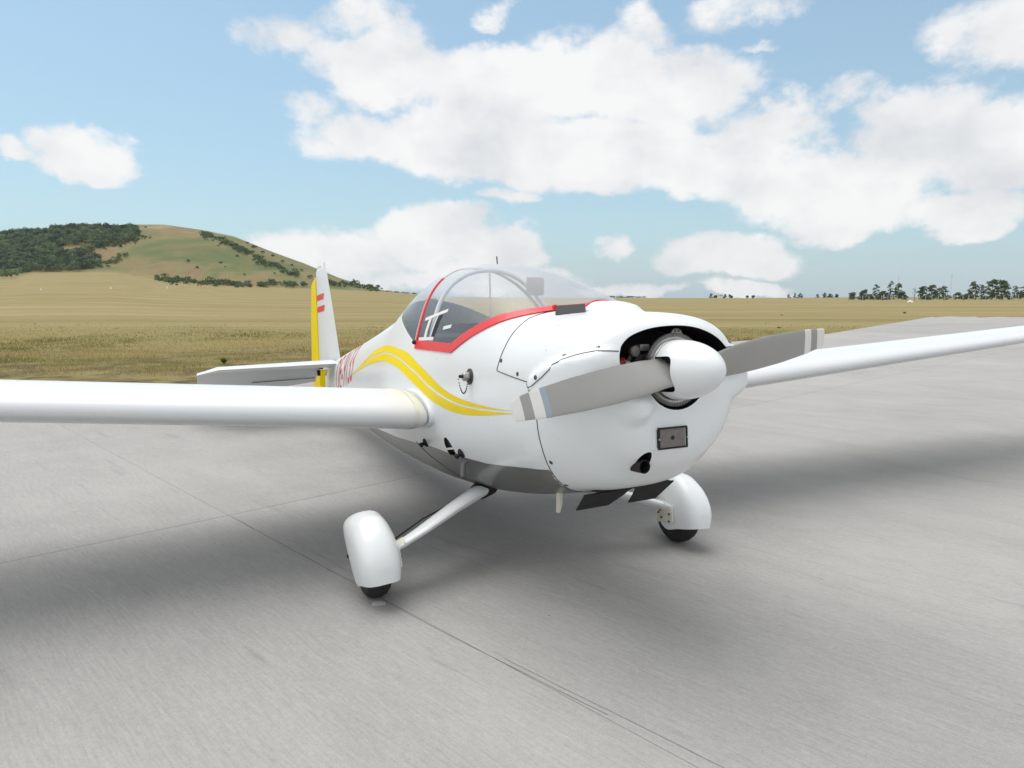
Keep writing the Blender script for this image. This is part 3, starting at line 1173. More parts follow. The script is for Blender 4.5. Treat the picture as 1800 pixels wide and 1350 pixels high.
def side_band(name, up, lo, mat_, parent, side=1, n=90, m_=6, lift=0.0016):
    """a flat decal between two side-view lines (x, z), wrapped on the flank"""
    def rs(pts):
        q = np.array(smooth_poly(pts, 10))
        L = np.concatenate([[0], np.cumsum(np.linalg.norm(np.diff(q, axis=0), axis=1))])
        t = np.linspace(0, L[-1], n)
        return np.stack([np.interp(t, L, q[:, 0]), np.interp(t, L, q[:, 1])], 1)
    U, Lw = rs(up), rs(lo)
    V, F = [], []
    for i in range(n):
        for k in range(m_ + 1):
            x, z = U[i] + (Lw[i] - U[i]) * k / m_
            h = BODY.ray_cast(Vector((x, side * 2, z)), Vector((0, -side, 0)))
            p, nn, _ = skin(h[0] if h[0] is not None else (x, side * 0.2, z))
            V.append(p + nn * lift)
    for i in range(n - 1):
        for k in range(m_):
            a = i * (m_ + 1) + k
            F.append((a, a + 1, a + m_ + 2, a + m_ + 1))
    return pv(name, V, F, mat_, parent)


S_UP = [(5.26, -.063), (4.912, .0), (4.611, .058), (4.242, .128), (3.889, .180), (3.228, .204), (2.535, .158), (2.285, .126), (2.086, .079), (1.773, -.009), (1.515, -.088), (1.308, -.13), (1.118, -.153), (.955, -.166), (.801, -.173), (.66, -.1755)]
S_M1 = [(5.215, -.063), (4.589, .041), (4.195, .102), (3.838, .132), (3.395, .151), (2.841, .130), (2.504, .093), (2.076, .010), (1.775, -.074), (1.521, -.131), (1.314, -.163), (1.122, -.175), (.957, -.179), (.802, -.179), (.66, -.177)]
S_M2 = [(5.214, -.065), (4.575, .030), (4.177, .092), (3.816, .120), (3.373, .139), (2.831, .115), (2.499, .077), (2.075, -.007), (1.777, -.091), (1.523, -.144), (1.317, -.174), (1.125, -.187), (.96, -.190), (.805, -.190), (.66, -.188)]
S_LO = [(5.257, -.069), (4.889, -.029), (4.55, .005), (4.12, .050), (3.29, .078), (2.801, .049), (2.487, .009), (2.079, -.081), (1.789, -.156), (1.537, -.201), (1.331, -.221), (1.136, -.223), (.966, -.214), (.808, -.202), (.66, -.190)]
for sd in (1, -1):
    side_band('swoosh_stripe', S_UP, S_M1, MAT_YELLOW, fuselage, sd)
    side_band('swoosh_stripe', S_M2, S_LO, MAT_YELLOW, fuselage, sd)

# ---- canopy frame: red sill and arch
SILL = [(2.10, .504, .180), (1.735, .516, .160), (1.405, .517, .139), (1.20, .488, .208), (1.035, .447, .253), (.917, .401, .280), (.796, .325, .298), (.735, .24, .300), (.705, .15, .303), (.70, .07, .312), (.70, 0, .316)]
full = [tuple(p) for p in smooth_poly(SILL[:3], 4)] + [tuple(p) for p in smooth_poly(SILL[2:], 6)][1:]
full = full + mir(full)[::-1][1:]
frame = ribbon('canopy_frame', full, 0.056, 0.006, MAT_RED, None, 0.025)
arch = [(2.095, .505, .175), (2.085, .488, .25), (2.095, .452, .35), (2.125, .405, .44), (2.17, .335, .54), (2.22, .23, .63), (2.25, .12, .685), (2.26, 0, .705)]
arch = [tuple(p) for p in smooth_poly(arch, 5)]
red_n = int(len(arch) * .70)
for fl in (arch[:red_n], ):
    ribbon('canopy_arch', fl, 0.034, 0.006, MAT_RED, frame, 0.02)
crown = arch[red_n - 1:] + mir(arch)[::-1][1:]  # pale part of the arch: sky reflection put into its colour
ribbon('arch_sky_fade', crown, 0.030, 0.004, MAT_TUBE, frame, 0.02)
arch = arch + mir(arch)[::-1][1:]
arch2 = [(x + 0.027, y, z) for x, y, z in arch]
ribbon('arch_seal', arch2, 0.012, 0.004, MAT_BLADEWHITE, frame, 0.02)
for sd in (1, -1):
    b = bmesh.new()
    add_lathe(b, [(-.004, .014), (.014, .014), (.02, .008), (.02, 0)], (0, 0, 0), 'y', 14)
    bmesh.ops.transform(b, matrix=Matrix.Translation((2.10, sd * .507, .195)) @ Matrix.Diagonal((1, sd, 1, 1)), verts=b.verts)
    pm('latch_knob', b, MAT_BLACK, frame)
    b = bmesh.new()
    add_lathe(b, [(-.004, .012), (.02, .012), (.026, .006), (.026, 0)], (0, 0, 0), 'z', 12)
    bmesh.ops.transform(b, matrix=Matrix.Translation((.71, sd * .225, .305)), verts=b.verts)
    pm('red_button', b, MAT_RED, frame)

# ---- panel seams
seam_top = [(.69, .03, .33), (.69, .20, .296), (.745, .351, .264), (.756, .426, .205), (.767, .476, .129), (.790, .50, .055), (.800, .507, .028), (.805, .509, .018), (.79, .509, .012),
            (.624, .498, -.018), (.44, .50, -.048), (.40, .51, -.056), (.365, .528, -.048), (.295, .512, -.008), (.242, .493, .032), (.182, .458, .061), (.132, .405, .082), (.093, .347, .089), (.072, .285, .088)]
seam_low = [(.395, .515, -.058), (.455, .475, -.16), (.464, .456, -.252), (.473, .425, -.334), (.492, .39, -.419), (.53, .32, -.514), (.575, .24, -.572), (.60, .12, -.598), (.60, 0, -.603)]
for P_ in (seam_top, seam_low):
    for q in (P_, mir(P_)):
        ribbon('panel_seam', q, 0.0033, 0.0016, MAT_SEAM, cowling, 0.015)
# edge between the belly paint and the cowling, weld seam on the belly
for q in ([(2.35, .463, -.49), (2.0, .40, -.62), (1.72, .27, -.74)],):
    for w in (q, mir(q)):
        ribbon('belly_seam', w, 0.006, 0.001, MAT_SEAM, belly, 0.02)

# ---- quarter-turn fasteners on the cowling
def fastener(p, r_=0.0085, mat_=MAT_DARKSTEEL, parent=None):
    loc, nn, _ = skin(p)
    b = bmesh.new()
    add_lathe(b, [(-.002, r_ * 1.25), (.0012, r_ * 1.25), (.0012, r_), (.0032, r_ * 0.8), (.0025, r_ * .3), (.001, 0)], (0, 0, 0), 'z', 12)
    rot = nn.to_track_quat('Z', 'Y').to_matrix().to_4x4()
    bmesh.ops.transform(b, matrix=Matrix.Translation(loc) @ rot, verts=b.verts)
    return pm('fastener', b, mat_, parent or cowling)


for p in [(.124, .351, .106), (.244, .444, .078), (.343, .505, -.012), (.771, .498, .063), (.336, .521, -.077), (.461, .387, -.39), (.60, .50, .0), (.52, .30, -.53)]:
    fastener(p)
    fastener((p[0], -p[1], p[2]))

# ---- registration lettering, wrapped over the tail boom
cu = bpy.data.curves.new('txt', 'FONT')
cu.body = 'OE-9133'
cu.size = 1.0
cu.space_character = 1.05
to = bpy.data.objects.new('txt', cu)
col.objects.link(to)
dg = bpy.context.evaluated_depsgraph_get()
tm = bpy.data.meshes.new_from_object(to.evaluated_get(dg))
bpy.data.objects.remove(to)
bpy.data.curves.remove(cu)
tb = bmesh.new()
tb.from_mesh(tm)
bpy.data.meshes.remove(tm)
bmesh.ops.triangulate(tb, faces=tb.faces)
xs_ = [v.co.x for v in tb.verts]
ys_ = [v.co.y for v in tb.verts]
x0_, x1_, y0_, y1_ = min(xs_), max(xs_), min(ys_), max(ys_)
for v in tb.verts:
    v.co = Vector(((v.co.x - x0_) / (x1_ - x0_), (v.co.y - y0_) / (y1_ - y0_), 0))
for k in range(1, 24):
    bmesh.ops.bisect_plane(tb, geom=list(tb.verts) + list(tb.edges) + list(tb.faces), plane_co=(0, k / 24, 0), plane_no=(0, 1, 0))
for k in range(1, 30):
    bmesh.ops.bisect_plane(tb, geom=list(tb.verts) + list(tb.edges) + list(tb.faces), plane_co=(k / 30, 0, 0), plane_no=(1, 0, 0))


def wrap_text(sd):
    b = tb.copy()
    X_REAR, X_FRONT, ARC = 6.60, 5.22, 0.44
    for v in b.verts:
        u, w = v.co.x, v.co.y
        x = (X_REAR + (X_FRONT - X_REAR) * u) if sd > 0 else (X_FRONT + (X_REAR - X_FRONT) * u)
        yy, zz = section(x, 60)
        L = np.concatenate([[0], np.cumsum(np.hypot(np.diff(yy), np.diff(zz)))])
        side_top = L[-1]
        s_ = side_top - 0.085 - (1 - w) * ARC
        p, nn, _ = skin((x, sd * float(np.interp(s_, L, yy)), float(np.interp(s_, L, zz))))
        v.co = p + nn * 0.0018
    return pm('registration_lettering', b, MAT_REGRED, fuselage, smooth=False)


wrap_text(1)
wrap_text(-1)
tb.free()

# ---- fuel filler with its chain, right flank
loc, nn, _ = skin((1.113, .528, -.017))
rot = nn.to_track_quat('Z', 'Y').to_matrix().to_4x4()
T_ = Matrix.Translation(loc) @ rot
b = bmesh.new()
add_lathe(b, [(-.005, .043), (.004, .043), (.008, .036), (.008, .030), (.014, .028)], (0, 0, 0), 'z', 28)
bmesh.ops.transform(b, matrix=T_, verts=b.verts)
filler = pm('fuel_filler', b, MAT_DARKSTEEL)
b = bmesh.new()
add_lathe(b, [(.004, .026), (.036, .024), (.042, .018), (.044, 0)], (0, 0, 0), 'z', 20)
bmesh.ops.transform(b, matrix=T_, verts=b.verts)
pm('filler_cap', b, MAT_REFLECTOR, filler)
b = bmesh.new()
add_lathe(b, [(.044, .009), (.062, .009), (.064, 0)], (0, 0, 0), 'z', 10)
bmesh.ops.transform(b, matrix=T_, verts=b.verts)
pm('cap_lock', b, MAT_BLACK, filler)
ch = []
for k in range(22):
    t = k / 21
    y_ = loc.y + 0.05 - 0.030 * t + 0.004
    ch.append(Vector((loc.x + 0.030 - 0.062 * t, y_, loc.z - 0.012 - 0.075 * math.sin(math.pi * min(1, t * 1.02)) ** 0.7)))
b = bmesh.new()
for q in ch:
    bmesh.ops.create_icosphere(b, subdivisions=1, radius=0.0042, matrix=Matrix.Translation(q))
pm('cap_chain', b, MAT_BLACK, filler)

# ---- lower flank fittings: grille of the oval vent, drain knobs, breather pipes
b = bmesh.new()
add_box(b, (1.60, .478, -.455), (.15, .006, .012), Matrix.Rotation(R(8), 3, 'Y'))
pm('vent_bar', b, MAT_TRIM)
b = bmesh.new()
add_prism(b, [(x, z) for x, z in VENT], .405, .412, 'y')
pm('vent_screen', b, MAT_ENGINE)
for p in [(2.07, .462, -.46), (1.428, .466, -.462)]:
    loc, nn, _ = skin(p)
    rot = nn.to_track_quat('Z', 'Y').to_matrix().to_4x4()
    b = bmesh.new()
    add_lathe(b, [(-.004, .028), (.006, .030), (.014, .022), (.014, .012), (.030, .011), (.030, .017), (.044, .014), (.046, 0)], (0, 0, 0), 'z', 14)
    bmesh.ops.transform(b, matrix=Matrix.Translation(loc) @ rot, verts=b.verts)
    pm('drain_knob', b, MAT_BLACK)
b = bmesh.new()
add_tube(b, [(1.425, .44, -.505), (1.43, .462, -.525), (1.435, .466, -.60)], .015, 14)
pm('breather_pipe', b, MAT_BELLY)
b = bmesh.new()
add_tube(b, [(.86, .15, -.62), (.87, .15, -.70), (.885, .15, -.745)], [.020, .017, .012], 12)
pm('drain_tube', b, MAT_TRIM)

# ---- landing lamp
b = bmesh.new()
LC = Vector((.052, .040, -.287))
hw, hh = .083, .049
for (sx, sz) in ((1, 1),):
    v = []
    for x_, gy, gz in ((.052, hw, hh), (.16, hw + .012, hh + .01)):
        for a_, c_ in ((1, 1), (-1, 1), (-1, -1), (1, -1)):
            v.append(b.verts.new((x_, LC.y + a_ * gy, LC.z + c_ * gz - (0.012 if (x_ > .1 and c_ < 0) else 0))))
    b.faces.new(v[:4])
    for k in range(4):
        b.faces.new((v[k], v[(k + 1) % 4], v[4 + (k + 1) % 4], v[4 + k]))
bmesh.ops.bevel(b, geom=[e for e in b.edges], offset=.006, segments=2, affect='EDGES')
lamp = pm('landing_lamp', b, MAT_WHITE)
b = bmesh.new()
for (cy, cz, sy, sz) in ((0, .043, .152, .007), (0, -.043, .152, .007), (.0735, 0, .011, .08), (-.0735, 0, .007, .08)):
    add_box(b, (.0505, LC.y + cy, LC.z + cz), (.009, sy, sz))
pm('lamp_bezel', b, MAT_BLACK, lamp)
b = bmesh.new()
nr = 30
for k in range(nr):
    y_ = LC.y - .066 + .132 * (k + .5) / nr
    add_tube(b, [(.0515, y_, LC.z - .039), (.0515, y_, LC.z + .039)], .0024, 6)
pm('lamp_lens', b, MAT_LENS, lamp)
b = bmesh.new()
add_lathe(b, [(.0475, 0), (.0475, .008), (.050, .010), (.054, .010)], (0, LC.y, LC.z), 'x', 14)
pm('lamp_boss', b, MAT_BLACK, lamp)
for dy in (.0735, -.0735):
    b = bmesh.new()
    add_lathe(b, [(.043, 0), (.043, .0045), (.047, .0045)], (0, LC.y + dy, LC.z - .002), 'x', 8)
    pm('lamp_screw', b, MAT_STEEL, lamp)

# ---- exhaust stub
b = bmesh.new()
add_lathe(b, [(.27, .030), (.108, .030), (.106, .027), (.27, .026)], (0, 0, 0), 'x', 24)
bmesh.ops.transform(b, matrix=Matrix.Translation((.0, .148, -.408)) @ Matrix.Rotation(R(0), 4, 'Y'), verts=b.verts)
ex = pm('exhaust_pipe', b, MAT_EXHAUST)
b = bmesh.new()
add_lathe(b, [(.16, .026), (.16, 0)], (0, .148, -.408), 'x', 20)
pm('pipe_bore', b, MAT_BLACK, ex)

# ---- cooling flap: black rubber sheet with an arch, hanging under the cowling
top = [(.255, -.600), (-.385, -.585)]
outl = [(y_ + .025, d_) for y_, d_ in [(.215, 0.0), (.205, .090), (.025, .090), (-.025, .04), (-.040, .012), (-.055, .004), (-.075, .006), (-.088, .03), (-.10, .098), (-.265, .100), (-.30, 0.0)]]
b = bmesh.new()
v0, v1 = [], []
for (y_, dn) in outl:
    zt_ = -.566 - 0.012 * (y_ + .30) / .5
    p = Vector((.455 + dn * 1.1, y_, zt_ - dn))
    v0.append(b.verts.new(p))
    v1.append(b.verts.new(p + Vector((.006, 0, .004))))
b.faces.new(v0)
b.faces.new(v1[::-1])
for k in range(len(v0)):
    b.faces.new((v0[k], v1[k], v1[(k + 1) % len(v0)], v0[(k + 1) % len(v0)]))
pm('cowl_flap', b, MAT_RUBBER, smooth=False)
b = bmesh.new()
add_box(b, (.475, -.04, -.566), (.05, .44, .010), None, .003)
pm('flap_hinge', b, MAT_RUBBER)

# ---- air scoop in front of the windscreen
b = bmesh.new()
v = []
for x_, h_ in ((.56, .036), (.68, .030)):
    pass
base = [Vector((.640, .262, .276)), Vector((.555, .150, .278))]
dirv = (base[1] - base[0]).normalized()
out = Vector((-dirv.y, dirv.x, 0))
out = out if out.x < 0 else -out
P0, P1 = base
ins = -out * 0.045
ring = [P0, P1, P1 + ins + Vector((0, 0, .046)), P0 + ins + Vector((0, 0, .046))]
ring2 = [P0 + ins * 2.1, P1 + ins * 2.1]
vv = [b.verts.new(p) for p in ring + ring2]
b.faces.new((vv[0], vv[1], vv[2], vv[3]))
b.faces.new((vv[3], vv[2], vv[5], vv[4]))
b.faces.new((vv[1], vv[5], vv[2]))
b.faces.new((vv[0], vv[3], vv[4]))
scoop = pm('air_scoop', b, MAT_PANEL, smooth=False)

# ---- antenna rod on the canopy
b = bmesh.new()
add_tube(b, [(1.87, 0, .685), (1.875, 0, .735)], .004, 8)
pm('antenna', b, MAT_BLACK)

# ---- cabin
b = bmesh.new()
rows = []
for x in np.arange(.78, 3.05, .09):
    yy, zz = section(x, 60)
    zs = float(np.interp(x, [.7, .985, 1.154, 1.39, 2.1, 2.9, 3.1], [.27, .225, .17, .095, .13, .36, .40])) - .012
    pts_ = [(y * .96, z if z > -.5 else -.5) for y, z in zip(yy, zz) if z < zs]
    L = np.concatenate([[0], np.cumsum([math.hypot(pts_[i + 1][0] - pts_[i][0], pts_[i + 1][1] - pts_[i][1]) for i in range(len(pts_) - 1)])])
    t = np.linspace(0, L[-1], 18)
    yk, zk = np.interp(t, L, [p[0] for p in pts_]), np.interp(t, L, [p[1] for p in pts_])
    rows.append([b.verts.new((x, yk[i], zk[i])) for i in range(17, 0, -1)] + [b.verts.new((x, -yk[i], zk[i])) for i in range(1, 18)])
for r0, r1 in zip(rows, rows[1:]):
    for k in range(len(r0) - 1):
        b.faces.new((r0[k], r0[k + 1], r1[k + 1], r1[k]))
b.faces.new(rows[-1])
b.faces.new(rows[0])
cabin = pm('cabin_lining', b, MAT_TUB)
for sd in (1, -1):
    b = bmesh.new()
    add_box(b, (2.25, sd * .235, -.02), (.11, .40, .56), Matrix.Rotation(R(-16), 3, 'Y'), .05)
    seat = pm('seat_back', b, MAT_SEAT, cabin)
    b = bmesh.new()
    add_box(b, (1.95, sd * .235, -.30), (.55, .40, .12), Matrix.Rotation(R(6), 3, 'Y'), .05)
    pm('seat_cushion', b, MAT_SEAT, cabin)
b = bmesh.new()
add_box(b, (.98, 0, .10), (.05, .80, .26), Matrix.Rotation(R(12), 3, 'Y'), .02)
add_box(b, (.90, 0, .225), (.22, .78, .02), Matrix.Rotation(R(6), 3, 'Y'), .008)
pm('instrument_panel', b, MAT_PANEL, cabin)
yy, zz = section(1.90, 48)
bow = [(1.90 + .10 * sstep(.2, .62, z), y * .93, z * .955) for y, z in zip(yy, zz) if z > .05]
b = bmesh.new()
add_tube(b, bow + mir(bow)[::-1][1:], .0135, 12)
bar = pm('roll_bar', b, MAT_TUBE, cabin)
b = bmesh.new()
add_tube(b, [(2.0, 0, bow[-1][2]), (2.02, 0, .10)], .0065, 10)
pm('centre_post', b, MAT_TUBE, cabin)
b = bmesh.new()
add_box(b, (1.80, -.235, .535), (.018, .13, .12), Matrix.Rotation(R(-8), 3, 'Y'), .008)
pm('sun_visor', b, MAT_GREYBOX, cabin)

# sliding vent pane in the canopy side
def glass_pt(x, z, sd=1, lift=0.004):
    h = BODY.ray_cast(Vector((x, sd * 2, z)), Vector((0, -sd, 0)))
    p, nn, _ = skin(h[0])
    return p + nn * lift


def pane_strip(b, p0, p1, w, t=0.006):
    """flat bar lying on the canopy between two side-view points"""
    a_, c_ = Vector((p0[0], 0, p0[1])), Vector((p1[0], 0, p1[1]))
    d = (c_ - a_).normalized()
    s_ = Vector((-d.z, 0, d.x)) * w / 2
    k = 8
    prev = None
    for i in range(k + 1):
        m_ = a_.lerp(c_, i / k)
        ring = []
        for q_, lf in ((m_ - s_, .0012), (m_ - s_, t), (m_ + s_, t), (m_ + s_, .0012)):
            ring.append(b.verts.new(glass_pt(q_.x, q_.z, 1, lf)))
        if prev:
            for j in range(4):
                b.faces.new((prev[j], prev[(j + 1) % 4], ring[(j + 1) % 4], ring[j]))
        else:
            b.faces.new(ring[::-1])
        prev = ring
    b.faces.new(prev)


VP = dict(tl=(1.99, .335), tr=(1.62, .365), bl=(2.03, .212), br=(1.73, .205))
b = bmesh.new()
pane_strip(b, VP['tl'], VP['tr'], .020)
pane_strip(b, VP['bl'], VP['br'], .020)
slide = pm('vent_slide_rail', b, MAT_PLACARD)
for a_, c_, w_ in (((1.885, .338), (1.905, .215), .045), ((1.755, .350), (1.795, .212), .018)):
    b = bmesh.new()
    pane_strip(b, a_, c_, w_, .005)
    pm('vent_slide_bar', b, MAT_PLACARD, slide)
b = bmesh.new()
pane_strip(b, (1.715, .352), (1.765, .212), .055, .003)
pm('vent_gap', b, MAT_BLACK, slide)
b = bmesh.new()
pane_strip(b, (1.60, .262), (1.48, .266), .020, .0035)
pm('placard', b, MAT_PLACARD)

# ------------------------------------------------------------------ propeller
def ring_tooth(k, n, r0, r1, x0, x1, b):
    a0 = 2 * math.pi * (k + .18) / n
    a1 = 2 * math.pi * (k + .62) / n
    am = 2 * math.pi * (k + .30) / n
    an = 2 * math.pi * (k + .50) / n
    v = []
    for x_ in (x0, x1):
        for (a_, r_) in ((a0, r0), (a1, r0), (an, r1), (am, r1)):
            v.append(b.verts.new((x_, r_ * math.cos(a_), r_ * math.sin(a_))))
    b.faces.new(v[:4][::-1])
    b.faces.new(v[4:])
    for k_ in range(4):
        b.faces.new((v[k_], v[(k_ + 1) % 4], v[4 + (k_ + 1) % 4], v[4 + k_]))


bx = bmesh.new()
add_lathe(bx, [(.070, .118), (.070, .1405), (.084, .1405), (.084, .118)], (0, 0, 0), 'x', 110, close=True)
for k in range(110):
    ring_tooth(k, 110, .1395, .1580, .0695, .0835, bx)
starter = pm('starter_ring', bx, MAT_STEEL, sharp=25)
bx = bmesh.new()
add_lathe(bx, [(.058, .05), (.058, .128), (.064, .132), (.078, .132), (.078, .05)], (0, 0, 0), 'x', 64)
pm('flywheel', bx, MAT_STEEL, starter)
for k in range(18):
    a_ = 2 * math.pi * (k + .3) / 18
    b = bmesh.new()
    add_lathe(b, [(.0555, 0), (.0555, .004), (.060, .004)], (0, .1225 * math.cos(a_), .1225 * math.sin(a_)), 'x', 8)
    pm('bolt', b, MAT_DARKSTEEL, starter)

ROLL = R(8.4)
Rm = Matrix.Rotation(-ROLL, 4, 'X')          # right-hand blade hangs below level
# spinner with slots for the blades
prof = []
for k in range(25):
    t = k / 24
    prof.append((-.216 + .268 * t, .1275 * (1 - (1 - t) ** 2.15) ** 0.62))
bx = bmesh.new()
add_lathe(bx, prof + [(.054, .1275), (.054, 0)], (0, 0, 0), 'x', 72)
bmesh.ops.recalc_face_normals(bx, faces=bx.faces)
sm = bpy.data.meshes.new('tmp_spin')
bx.to_mesh(sm)
bx.free()
so_ = bpy.data.objects.new('tmp_spin', sm)
col.objects.link(so_)
cuts = []
for sd in (1, -1):
    bx = bmesh.new()
    add_box(bx, (.03, sd * .14, 0), (.150, .13, .150))
    es = [e for e in bx.edges if abs(e.verts[0].co.x - e.verts[1].co.x) < 1e-5 and abs(e.verts[0].co.z - e.verts[1].co.z) < 1e-5 and e.verts[0].co.x < 0]
    bmesh.ops.bevel(bx, geom=es, offset=.030, segments=5, affect='EDGES', profile=.5)
    bmesh.ops.transform(bx, matrix=Rm, verts=bx.verts)
    cm = bpy.data.meshes.new('tmp_c')
    bx.to_mesh(cm)
    bx.free()
    co_ = bpy.data.objects.new('tmp_c', cm)
    col.objects.link(co_)
    cuts.append(co_)
    md = so_.modifiers.new('c', 'BOOLEAN')
    md.operation = 'DIFFERENCE'
    md.solver = 'EXACT'
    md.object = co_
dg = bpy.context.evaluated_depsgraph_get()
spm = bpy.data.meshes.new_from_object(so_.evaluated_get(dg))
for o in cuts + [so_]:
    m_ = o.data
    bpy.data.objects.remove(o)
    bpy.data.meshes.remove(m_)


def spin_r(x):
    t = min(1, max(0, (x + .216) / .268))
    return .1275 * (1 - (1 - t) ** 2.15) ** 0.62


bx = bmesh.new()
bx.from_mesh(spm)
bpy.data.meshes.remove(spm)
for f in bx.faces:
    c = f.calc_center_median()
    r_ = math.hypot(c.y, c.z)
    f.material_index = 1 if (r_ < spin_r(c.x) - .004 and c.x > -.19) else 0
bmesh.ops.transform(bx, matrix=OFF, verts=bx.verts)
spinner = from_bm('spinner', bx, [MAT_WHITE, MAT_BLACK], root, sharp=32, recalc=False)
for (y_, z_) in ((.012, .028), (.02, .018)):
    pass


def blade_section(r_, n=28):
    rr = np.array([.06, .10, .16, .26, .40, .55, .68, .76, .80, .828])
    chd = float(np.interp(r_, rr, [.138, .152, .154, .152, .149, .138, .118, .099, .086, .060]))
    th = float(np.interp(r_, rr, [.42, .32, .24, .165, .125, .10, .09, .085, .08, .07]))
    beta = math.atan2(.80, 2 * math.pi * max(r_, .14))
    beta = min(beta, R(41))
    sweep = float(np.interp(r_, rr, [0, 0, 0, .004, .006, .006, .006, .005, .006, .010]))
    pts = []
    for k in range(n):
        a_ = 2 * math.pi * k / n
        c_ = math.cos(a_)
        u = (1 - c_) / 2                       # 0 leading edge .. 1 trailing edge
        yt = 2.6 * th * (0.2969 * math.sqrt(max(u, 0)) - .126 * u - .3516 * u * u + .2843 * u ** 3 - .1015 * u ** 4) * 2
        s_ = 1 if math.sin(a_) >= 0 else -1
        h = yt * (0.80 if s_ > 0 else 0.30) * chd * s_ * 1.0
        cx = (0.42 - u) * chd + sweep
        # cx along the motion (down for the right blade), h towards the front
        pts.append((-(math.sin(beta) * cx + math.cos(beta) * h), r_, -(math.cos(beta) * cx - math.sin(beta) * h)))
    return pts


def blade_mesh(r0, r1, grow=0.0, n=28, steps=30, caps=True):
    b = bmesh.new()
    rings = []
    for k in range(steps + 1):
        r_ = r0 + (r1 - r0) * k / steps
        P_ = blade_section(r_, n)
        if grow:
            c_ = np.mean(np.array(P_), axis=0)
            Q_ = []
            for i, p in enumerate(P_):
                a_, e_ = np.array(P_[i - 1]), np.array(P_[(i + 1) % n])
                t_ = e_ - a_
                nrm = np.array([t_[2], 0, -t_[0]])
                nrm /= (np.linalg.norm(nrm) + 1e-9)
                if np.dot(nrm, np.array(p) - c_) < 0:
                    nrm = -nrm
                Q_.append(np.array(p) + nrm * grow)
            P_ = Q_
        rings.append([b.verts.new(p) for p in P_])
    for q0, q1 in zip(rings, rings[1:]):
        for i in range(n):
            b.faces.new((q0[i], q0[(i + 1) % n], q1[(i + 1) % n], q1[i]))
    b.faces.new(rings[0][::-1])
    b.faces.new(rings[-1])
    return b


for sd in (1, -1):
    X = Rm @ (Matrix.Identity(4) if sd > 0 else Matrix.Rotation(math.pi, 4, 'X'))
    b = blade_mesh(.055, .817)
    bmesh.ops.transform(b, matrix=X, verts=b.verts)
    bl = pm('propeller_blade', b, MAT_BLADE, sharp=50)
    bands = [(.770, .8185, MAT_BLADEWHITE), (.690, .730, MAT_BLADEWHITE)]
    if sd > 0:
        bands = [(.778, .8185, MAT_BLADEWHITE), (.690, .736, MAT_BLADEWHITE), (.664, .6895, MAT_BLADEBLUE)]
    for r0, r1, mt in bands:
        b = blade_mesh(r0, r1, .0009, 28, 5)
        bmesh.ops.transform(b, matrix=X, verts=b.verts)
        pm('tip_band', b, mt, bl, sharp=50)

# ---- engine seen through the intake
b = bmesh.new()
add_box(b, (.25, 0, -.04), (.20, .30, .24), None, .03)
engine = pm('engine', b, MAT_ENGINE)
for sd in (1, -1):
    b = bmesh.new()
    for k in range(7):
        add_lathe(b, [(sd * (.16 + .014 * k), .0), (sd * (.16 + .014 * k), .062), (sd * (.166 + .014 * k), .062), (sd * (.166 + .014 * k), 0)], (.26, 0, .02), 'y', 20)
    pm('cylinder_fins', b, MAT_ENGINE, engine)
b = bmesh.new()
add_lathe(b, [(.14, 0), (.14, .02), (.145, .02), (.145, .024), (.165, .024), (.165, .02), (.17, .02), (.17, 0)], (0, .15, .085), 'x', 18)
add_tube(b, [(.16, .15, .085), (.20, .17, .02), (.24, .18, -.02)], .010, 8)
pm('magneto', b, MAT_ALLOY, engine)
b = bmesh.new()
add_lathe(b, [(.115, .0), (.115, .012), (.12, .03), (.127, .03), (.127, .024), (.14, .024), (.14, 0)], (0, -.052, .150), 'x', 22)
for k in range(6):
    a_ = 2 * math.pi * k / 6
    add_box(b, (.112, -.052 + .02 * math.cos(a_), .150 + .02 * math.sin(a_)), (.006, .006, .006))
pm('alternator_pulley', b, MAT_ALLOY, engine)
b = bmesh.new()
add_tube(b, [(.12, .262, .03), (.13, .235, .035), (.15, .215, .045), (.22, .21, .04)], [.014, .020, .017, .012], 12)
add_tube(b, [(.13, .25, .0), (.16, .22, -.03), (.24, .2, -.05)], [.008, .009, .009], 10)
pm('ignition_lead', b, MAT_REDRUBBER, engine)
b = bmesh.new()
add_lathe(b, [(.105, 0), (.105, .010), (.11, .017), (.125, .017), (.13, .022), (.16, .022), (.16, 0)], (0, .212, .028), 'x', 16)
pm('carburettor', b, MAT_ALLOY, engine)
b = bmesh.new()
add_box(b, (.15, .205, -.02), (.05, .10, .02), None, .004)
pm('engine_bracket', b, MAT_DARKSTEEL, engine)
b = bmesh.new()
add_box(b, (.17, .10, .10), (.05, .05, .03), None, .006)
pm('coil', b, MAT_ALLOY, engine)

# ------------------------------------------------------------------ wings
def naca(u, t, m_=.04, p=.4):
    yt = 5 * t * (.2969 * math.sqrt(u) - .126 * u - .3516 * u * u + .2843 * u ** 3 - .1036 * u ** 4)
    yc = m_ / p ** 2 * (2 * p * u - u * u) if u < p else m_ / (1 - p) ** 2 * (1 - 2 * p + 2 * p * u - u * u)
    return yc, yt


def wing_ring(xle, y, zle, chord, t, inc, n=26, m_=.035, squash=1.0):
    us = [(1 - math.cos(math.pi * k / n)) / 2 for k in range(n + 1)]
    up, lo = [], []
    for u in us:
        yc, yt = naca(u, t, m_)
        up.append((u * chord, (yc + yt * squash) * chord))
        lo.append((u * chord, (yc - yt * squash) * chord))
    pts = lo[::-1] + up[1:]
    ci, si = math.cos(inc), math.sin(inc)
    return [(xle + a * ci + b * si, y, zle - a * si + b * ci) for a, b in pts]


